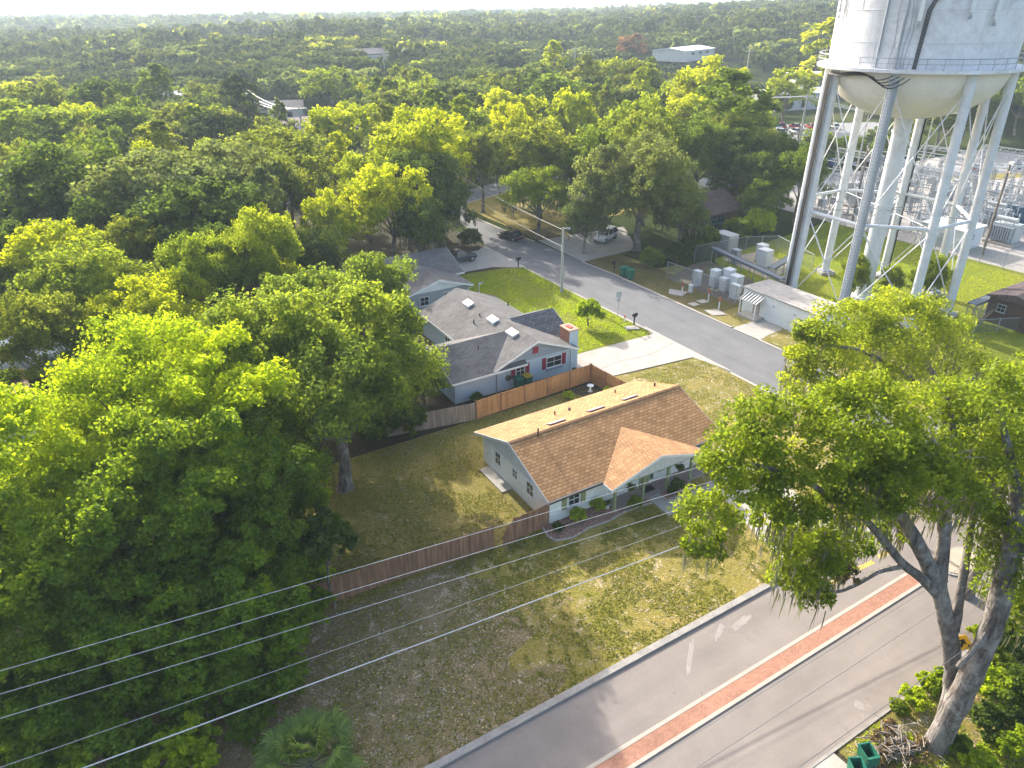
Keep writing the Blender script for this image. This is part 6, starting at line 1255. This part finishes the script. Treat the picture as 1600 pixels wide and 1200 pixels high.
crown_at(800, 200, 40, 12, "round", "leaf_yellow", "yellow crown standing over the street-corner oaks"); crown_at(722, 195, 26, 12, "tall", "leaf_oak", "narrow yellow-green tree left of the crown over the street corner"); crown_at(890, 180, 44, 12, "round", "leaf_yellow", "pointed bright yellow-lime tree behind the street-corner oaks"); crown_at(1000, 215, 62, 11, "oak", "leaf_oak", "soft green tree just behind the massive mossy oak"); crown_at(1110, 145, 58, 13, "round", "leaf_yellow", "biggest bright yellow tree, left of the water tower"); crown_at(1075, 185, 44, 10, "round", "leaf_yellow", "yellow-green tree at the foot of the biggest yellow one"); crown_at(1130, 225, 62, 9, "tall", "leaf_green", "tall green tree in front of the biggest yellow one"); crown_at(1000, 145, 22, 11, "tall", "leaf_yellow", "slim yellow tree left of the biggest yellow one"); crown_at(950, 115, 28, 11, "round", "leaf_yellow", "small yellow tree far behind the soft green tree"); crown_at(866, 105, 22, 12, "tall", "leaf_yellow", "narrow yellow spire in the far woods"); crown_at(1232, 140, 34, 10, "round", "leaf_yellow", "thin yellow tree before the pale roofs by the water tank"); crown_at(1290, 85, 30, 12, "tall", "leaf_yellow", "yellowish tree right behind the tank's left edge"); crown_at(985, 62, 22, 10, "round", "leaf_red", "reddish bare-looking tree in the far woods"); crown_at(822, 185, 18, 8, "round", "leaf_red", "small rusty red tree among the green ones by the street corner")
for i, (x, y, r_, h, k, m) in enumerate([(69, 43, 4.2, 8, "round", "leaf_green"), (72, 47, 4.6, 11, "oak", "leaf_dark"), (76, 42, 4.5, 12, "oak", "leaf_green"), (73, 53, 4.6, 14, "tall", "leaf_dark"), (79, 50, 5, 13, "oak", "leaf_dark"), (70, 58, 5, 15, "oak", "leaf_green"), (77, 60, 5, 15, "oak", "leaf_olive"), (66, 40.5, 2.6, 4.2, "round", "leaf_lime"), (62, 41.0, 2.2, 3.4, "round", "leaf_green"), (55, 40.5, 2.0, 3.2, "round", "leaf_green"), (50.5, 38.6, 2.2, 3.4, "round", "leaf_dark"), (46.5, 37.6, 1.9, 2.8, "round", "leaf_dark"), (42.0, 38.0, 1.8, 2.6, "round", "leaf_green")]):
    tree(x, y, r_, h, k if h > 5 else "bush", m, ["leafy shrub-like tree close by the brown house's deck", "dark tree beside the brown house towards the tower", "green tree between the brown house and the tower's cable ladder", "tall dark tree behind the brown house's gable", "dark tree just behind the tower's cable ladder", "green tree rising over the brown house roof", "olive tree over the dark trees by the tower", "bright green bush before the brown house deck", "green bush below the brown house deck", "green bush beside the grey generator housing", "dark bush between the mossy oak and the cabinets", "dark bush at the street end of the cabinet yard fence", "green bush beneath the massive mossy oak by the bins"][i], lod=0, name="bush" if h < 5 else None)
tree(26.2, 60.2, 1.8, 2.6, "bush", "leaf_dark", "low dark bush at the verge beyond the pickup's drive", lod=0, name="bush"); tree(23, 66, 5, 13, "oak", "leaf_dark", "dark oak standing behind the pickup", lod=0, moss=True); tree(17.5, 63.5, 5, 14, "oak", "leaf_dark", "dark oak behind the grey house roof", lod=0)
for px, py, r_, h, lab in ((1324, 478, 2.0, 6.2, "small pollarded oak with pale trunk before the tower's left legs"), (1440, 482, 2.2, 6.6, "small pollarded oak with pale trunk before the tower's right legs"), (1385, 470, 1.6, 4.4, "small mossy tree between the two pollarded oaks")):
    x, y = G(px, py, 0); tree(x, y, r_, h, "round", "leaf_oak", lab, lod=0, moss=True)
dd = thing("dead_tree", "bare silvery dead shrub beside the tower footing near the brown hut", "dead tree", (58.8, 3.2, 0)); b = MB(); rg = random.Random(4)
for i in range(13):
    p = Vector((0, 0, .2)); d = Vector((rg.uniform(-.7, .7), rg.uniform(-.7, .7), 1)).normalized(); r_ = .09; pts = [p]
    for s in range(5): p = p + d * .6; d = (d + Vector((rg.uniform(-.4, .4), rg.uniform(-.4, .4), rg.uniform(-.1, .25)))).normalized(); pts.append(p)
    b.tube(pts, [.08, .06, .05, .035, .02, .008], 5)
b.build("branches", "dead_wood", dd); b = MB(); b.tube([(0, 0, 0), (0, 0, .5)], [.2, .12], 7); b.build("trunk", "dead_wood", dd)
# ================================================================== the woods
FB = [(o.location.x, o.location.y, 36 if o.name.startswith("warehouse") else 11) for o in COL.objects if o.type == 'EMPTY' and (o.name.startswith("warehouse") or o.name.startswith("far_house"))]
POLES = [(x, y, 4) for x, y, z in fp]
def segd(x, y, x0, y0, x1, y1):
    dx, dy = x1 - x0, y1 - y0; t = min(1, max(0, ((x - x0) * dx + (y - y0) * dy) / (dx * dx + dy * dy))); return math.hypot(x - x0 - t * dx, y - y0 - t * dy)
LINES = [(34, 80, 42, 88, 6.5), (42, 88, 60, 94, 7), (60, 94, 110, 99, 6), (36, 87, 12, 103, 6), (12, 103, -40, 131, 5), (72, 78, 192, 29.5, 8)]
gx0, gy0 = G(380, 165); gx1, gy1 = G(525, 222); LINES.append((gx0, gy0, gx1, gy1, 7)); gx0, gy0 = G(180, 200); gx1, gy1 = G(285, 176); LINES.append((gx0, gy0, gx1, gy1, 5))
RECTS = [(-18.5, 29, -30, 39), (26, 38, -30, 80), (36, 62, -30, 38), (40, 58, 38, 56), (56, 70, 38, 56), (80, 200, -60, 64), (138, 190, 80, 124), (1, 28, 36, 62), (53, 71, 68, 88), (36, 62, 60, 88), (60, 84, -60, 38)]
def clear(x, y, r_):
    for a, b_, c, d in RECTS:
        if a - r_ * .5 < x < b_ + r_ * .5 and c - r_ * .5 < y < d + r_ * .5: return True
    for x0, y0, x1, y1, wd in LINES:
        if segd(x, y, x0, y0, x1, y1) < wd + r_ * .5: return True
    dx, dy = x - CAMP.x, y - CAMP.y; dt = math.hypot(dx, dy)
    for bx, by, br in FB + POLES:
        ex, ey = bx - CAMP.x, by - CAMP.y; db = math.hypot(ex, ey); al = (dx * ex + dy * ey) / db; pe = abs(dx * ey - dy * ex) / db
        if br > 5 and pe < br * .75 and db - (12 if br > 20 else 18) < al < db + br * .7: return True
        if br <= 5 and pe < 4 and db - 5 < al < db + 4: return True
    if y < -8 and dt < 140: return True
    return False
def corridor(x, y):
    """low growth only where the town opens towards us before the far houses"""
    dx, dy = x - CAMP.x, y - CAMP.y
    for bx, by, br in FB:
        ex, ey = bx - CAMP.x, by - CAMP.y; db = math.hypot(ex, ey); al = (dx * ex + dy * ey) / db; pe = abs(dx * ey - dy * ex) / db
        if pe < br * .8 and db - (105 if br > 20 else 48) < al < db: return True
    return False
rg = random.Random(77); cand = []
cell = {}
def near_taken(x, y, r_):
    ci, cj = int(x // 14), int(y // 14)
    for i in range(ci - 1, ci + 2):
        for j in range(cj - 1, cj + 2):
            for (qx, qy, qr) in cell.get((i, j), ()):
                if math.hypot(x - qx, y - qy) < (r_ + qr) * 0.68: return True
    return False
def take(x, y, r_): cell.setdefault((int(x // 14), int(y // 14)), []).append((x, y, r_))
for q in TREES: take(*q)
picks = []
for n in range(26000):
    a = R(30.8 + rg.uniform(-39.5, 39.5)); d = math.sqrt(rg.uniform(45 ** 2, 470 ** 2)) if n < 22000 else math.sqrt(rg.uniform(45 ** 2, 230 ** 2))
    x, y = CAMP.x + d * math.sin(a), CAMP.y + d * math.cos(a); r_ = rg.choice((4.0, 5.2, 6.2, 7.2, 8.2, 9.4))
    if clear(x, y, r_) or near_taken(x, y, r_): continue
    take(x, y, r_); picks.append((d, x, y, r_))
picks.sort()
def zone(x, y, d):
    v = CM.inverted() @ Vector((x, y, 8)); px = 800 + F_PX * v.x / -v.z
    col = ("past the yellow-topped tree" if px < 130 else "beyond the dark mossy oaks" if px < 330 else "around the three sagging wires" if px < 520 else "behind the brightest yellow tree" if px < 700 else "beyond the street corner" if px < 860 else "behind the massive mossy oak" if px < 1010 else "around the biggest yellow tree" if px < 1180 else "just left of the tank" if px < 1300 else "behind the substation")
    row = "in the near woods" if d < 120 else "in the middle woods" if d < 175 else "in the farther woods" if d < 235 else "in the distant woods"
    return row, col
NAMED = 232
SHADES = [("leaf_green", "green"), ("leaf_green", "green"), ("leaf_olive", "olive"), ("leaf_olive", "olive"), ("leaf_dark", "dark green"), ("leaf_dark", "dark green"), ("leaf_grey", "grey-green"), ("leaf_oak", "light green"), ("leaf_oak", "light green"), ("leaf_green", "green"), ("leaf_olive", "olive"), ("woods_dark", "shadowy green"), ("woods_green", "deep green"), ("leaf_grey", "grey-green"), ("leaf_yellow", "yellow-green")]
for d, x, y, r_ in picks[:NAMED]:
    m, cn = rg.choice(SHADES); kind = rg.choice(("oak", "oak", "oak", "round", "round", "tall")); row, col = zone(x, y, d)
    if kind == "tall": r_ *= .72
    h = {"oak": 7.5, "round": 7.2, "tall": 12.5}[kind] + r_ * rg.uniform(.75, 1.15)
    if corridor(x, y): kind, h, r_ = ("round" if kind == "tall" else kind), 5.5, min(r_, 4.0)
    size = "small" if r_ < 4.4 else "middling" if r_ < 6.0 else "large"
    lab = f"{size} {cn} {dict(oak='spreading oak', round='rounded tree', tall='narrow tree')[kind]} {row} {col}"
    tree(x, y, r_, h, kind, m, lab, group=f"trees {row} {col}", moss=(kind == "oak" and d < 150 and rg.random() < .6))
# the rest of the woods to the horizon: one mass
rng = np.random.default_rng(90)
far = [(d, x, y, r_) for d, x, y, r_ in picks[NAMED:]]
for n in range(21000):
    a = R(30.8 + rg.uniform(-38.5, 38.5)); d = math.sqrt(rg.uniform(455 ** 2, 1150 ** 2)) if n < 9000 else math.exp(rg.uniform(math.log(1100), math.log(4200)))
    r_ = rg.uniform(4.5, 8) * (1 if d < 700 else 1.25 if d < 1150 else 1.9); x, y = CAMP.x + d * math.sin(a), CAMP.y + d * math.cos(a)
    if d < 900 and (mnoise.noise(Vector((x * .006, y * .006, 9))) > .42 or clear(x, y, r_)): continue
    if d >= 900 and mnoise.noise(Vector((x * .0016, y * .0016, 9))) > .25: continue
    far.append((d, x, y, r_))
groups = {}
for d, x, y, r_ in far:
    lod = 0 if d < 330 else 1 if d < 480 else 2 if d < 800 else 3
    z = relief(x, y); hh = 8.5 + r_ * rg.uniform(.5, 1.0)
    if d < 400 and corridor(x, y): hh, r_ = 5.5, min(r_, 4.0)
    m = rg.choices(("woods_green", "woods_olive", "woods_dark", "leaf_olive", "leaf_yellow", "leaf_grey"), (4, 4, 5, .7, .12, 1.2))[0]
    groups.setdefault((lod, m), []).append((x, y, z, r_, hh))
VERT, TINT, MIDX, mats = [], [], [], []
for (lod, m), L in groups.items():
    npf, nsub, nl, ls = ((26, 6, 6, .85), (20, 5, 4, 1.05), (14, 4, 2, 1.35), (9, 3, 1, 2.2))[lod]
    for x, y, z, r_, hh in L:
        P, rad = oak_puffs(rng, r_, 0, 1.0, npf, -.6, .15, (.24, .38)) if lod < 2 else (None, None)
        if P is None:
            d = unit(rng.normal(0, 1, (npf, 3))); d[:, 2] = np.abs(d[:, 2]) * 1.2 - .35; P = d * np.array([r_ * .72, r_ * .72, 0]) ; P[:, 2] = d[:, 2] * hh * .5; rad = np.full(npf, r_ * .34)
        else: P[:, 2] *= hh * .46
        P = P + np.array([x, y, z + hh * .52])
        lc, out, pid, sc, sr = puff_leaves(P, rad, rng, nsub, nl, ls)
        VERT.append(cards(lc, out, rng.uniform(.7, 1.3, len(lc)) * ls * (r_ / 6.0), rng, .7)); TINT.append(np.clip(tints(pid, nsub, rng, len(lc)) + rng.normal(0, .16), 0, 1)); MIDX.append(np.full(len(lc), len(mats), np.int32))
    mats.append(m)
me = np_mesh("woods", np.concatenate(VERT), 4, mats[0], np.concatenate(TINT))
for m in mats[1:]: me.materials.append(MATS[m])
me.polygons.foreach_set("material_index", np.concatenate(MIDX))
wo = bpy.data.objects.new("woods", me); COL.objects.link(wo); tag(wo, "unbroken far woods of mixed greens stretching to the hazy horizon", "woods", kind="stuff")
# ---- grass: little upright tufts over the near lawns
def tufts(name, label, regions, size, m):
    vs = []; rng = np.random.default_rng(len(label))
    for (x0, x1, y0, y1, n) in regions:
        x = rng.uniform(x0, x1, n); y = rng.uniform(y0, y1, n)
        keep = np.array([mnoise.noise(Vector((a * .35, b * .35, 2))) + .6 * mnoise.noise(Vector((a * 1.7, b * 1.7, 5))) > -.12 for a, b in zip(x, y)]); x, y = x[keep], y[keep]; k = len(x)
        a = rng.uniform(0, np.pi, k); w_ = rng.uniform(.03, .08, k); h = rng.uniform(.5, 1.3, k) * size; lx, ly = rng.normal(0, .05, k), rng.normal(0, .05, k); z = np.full(k, .015)
        dx, dy = np.cos(a) * w_, np.sin(a) * w_
        vs.append(np.stack([np.stack([x - dx, y - dy, z], 1), np.stack([x + dx, y + dy, z], 1), np.stack([x + lx, y + ly, z + h], 1)], 1).reshape(-1, 3))
    v = np.concatenate(vs); me = np_mesh(name, v, 3, m, np.clip(rng.normal(.5, .22, len(v) // 3), 0, 1)); o = bpy.data.objects.new(name, me); COL.objects.link(o); return tag(o, label, "grass", kind="stuff")
tufts("grass", "thin dry grass growing over the lawns around the tan-roofed house", [(-7.5, 10.9, -11.8, -3.8, 26000), (-7.5, -.7, -3.8, 0, 6500), (-.7, 7.6, -3.8, -2.1, 5000), (-20, -7.5, -11.8, .4, 15000), (-17, -1, .3, 15, 26000), (-1, 15, 9.6, 15, 7000), (18, 27.7, -11.5, 14, 19000)], .075, "blade")
tufts("grass", "lush bright grass on the corner lawn and under the water tower", [(16, 27.7, 21.4, 47.5, 22000), (46, 80, 0, 34, 26000), (3, 16, -27, -21.5, 9000)], .10, "leaf_lime")
def litter(name, label, regions, mname):
    rng = np.random.default_rng(31); vs = []
    for (x0, x1, y0, y1, n) in regions:
        c = np.stack([rng.uniform(x0, x1, n), rng.uniform(y0, y1, n), np.full(n, .05)], 1)
        keep = np.array([mnoise.noise(Vector((q[0] * .22, q[1] * .22, 7))) + .7 * mnoise.noise(Vector((q[0] * .9, q[1] * .9, 1))) + .8 * mnoise.noise(Vector((q[0] * 3.1, q[1] * 3.1, 4))) > .08 for q in c]); c = c[keep]
        vs.append(cards(c, np.tile([0, 0, 1.0], (len(c), 1)), .018 + .09 * rng.random(len(c)) ** 2.2, rng, .6, 1.0, .5))
    v = np.concatenate(vs); me = np_mesh(name, v, 4, mname, np.clip(rng.normal(.5, .25, len(v) // 4), 0, 1)); o = bpy.data.objects.new(name, me); COL.objects.link(o); return tag(o, label, "leaves", kind="stuff")
leaf_mat("litter_tan", (0.24, 0.19, 0.17), (0.2, 0.16, 0.1), 0.15, 0.0)
litter("fallen_leaves", "dry tan leaves scattered over the bare verge and the lawns", [(-20, -5, -11.8, 0, 9000), (-6, 11, -11.8, -4, 5000), (-17, 0, .3, 14, 4000), (16.5, 27.6, -4, 14, 6000), (3, 16, -26, -21.6, 4000)], "litter_tan")
# ---- air: one even haze round everything
hz = MB(); hz.box(-5200, 5200, -5200, 5200, -60, 45); ho = hz.build("haze", "white_paint"); hm = bpy.data.materials.new("haze_air"); hm.use_nodes = True; hn = hm.node_tree; hn.nodes.clear()
ho_ = hn.nodes.new("ShaderNodeOutputMaterial"); pv = hn.nodes.new("ShaderNodeVolumePrincipled"); pv.inputs["Color"].default_value = (0.70, 0.84, 1.0, 1); pv.inputs["Density"].default_value = HAZE; pv.inputs["Anisotropy"].default_value = 0.1
hn.links.new(pv.outputs[0], ho_.inputs["Volume"]); ho.data.materials.clear(); ho.data.materials.append(hm); tag(ho, kind="stuff", label="pale sunlit haze over the whole town and woods", cat="haze")
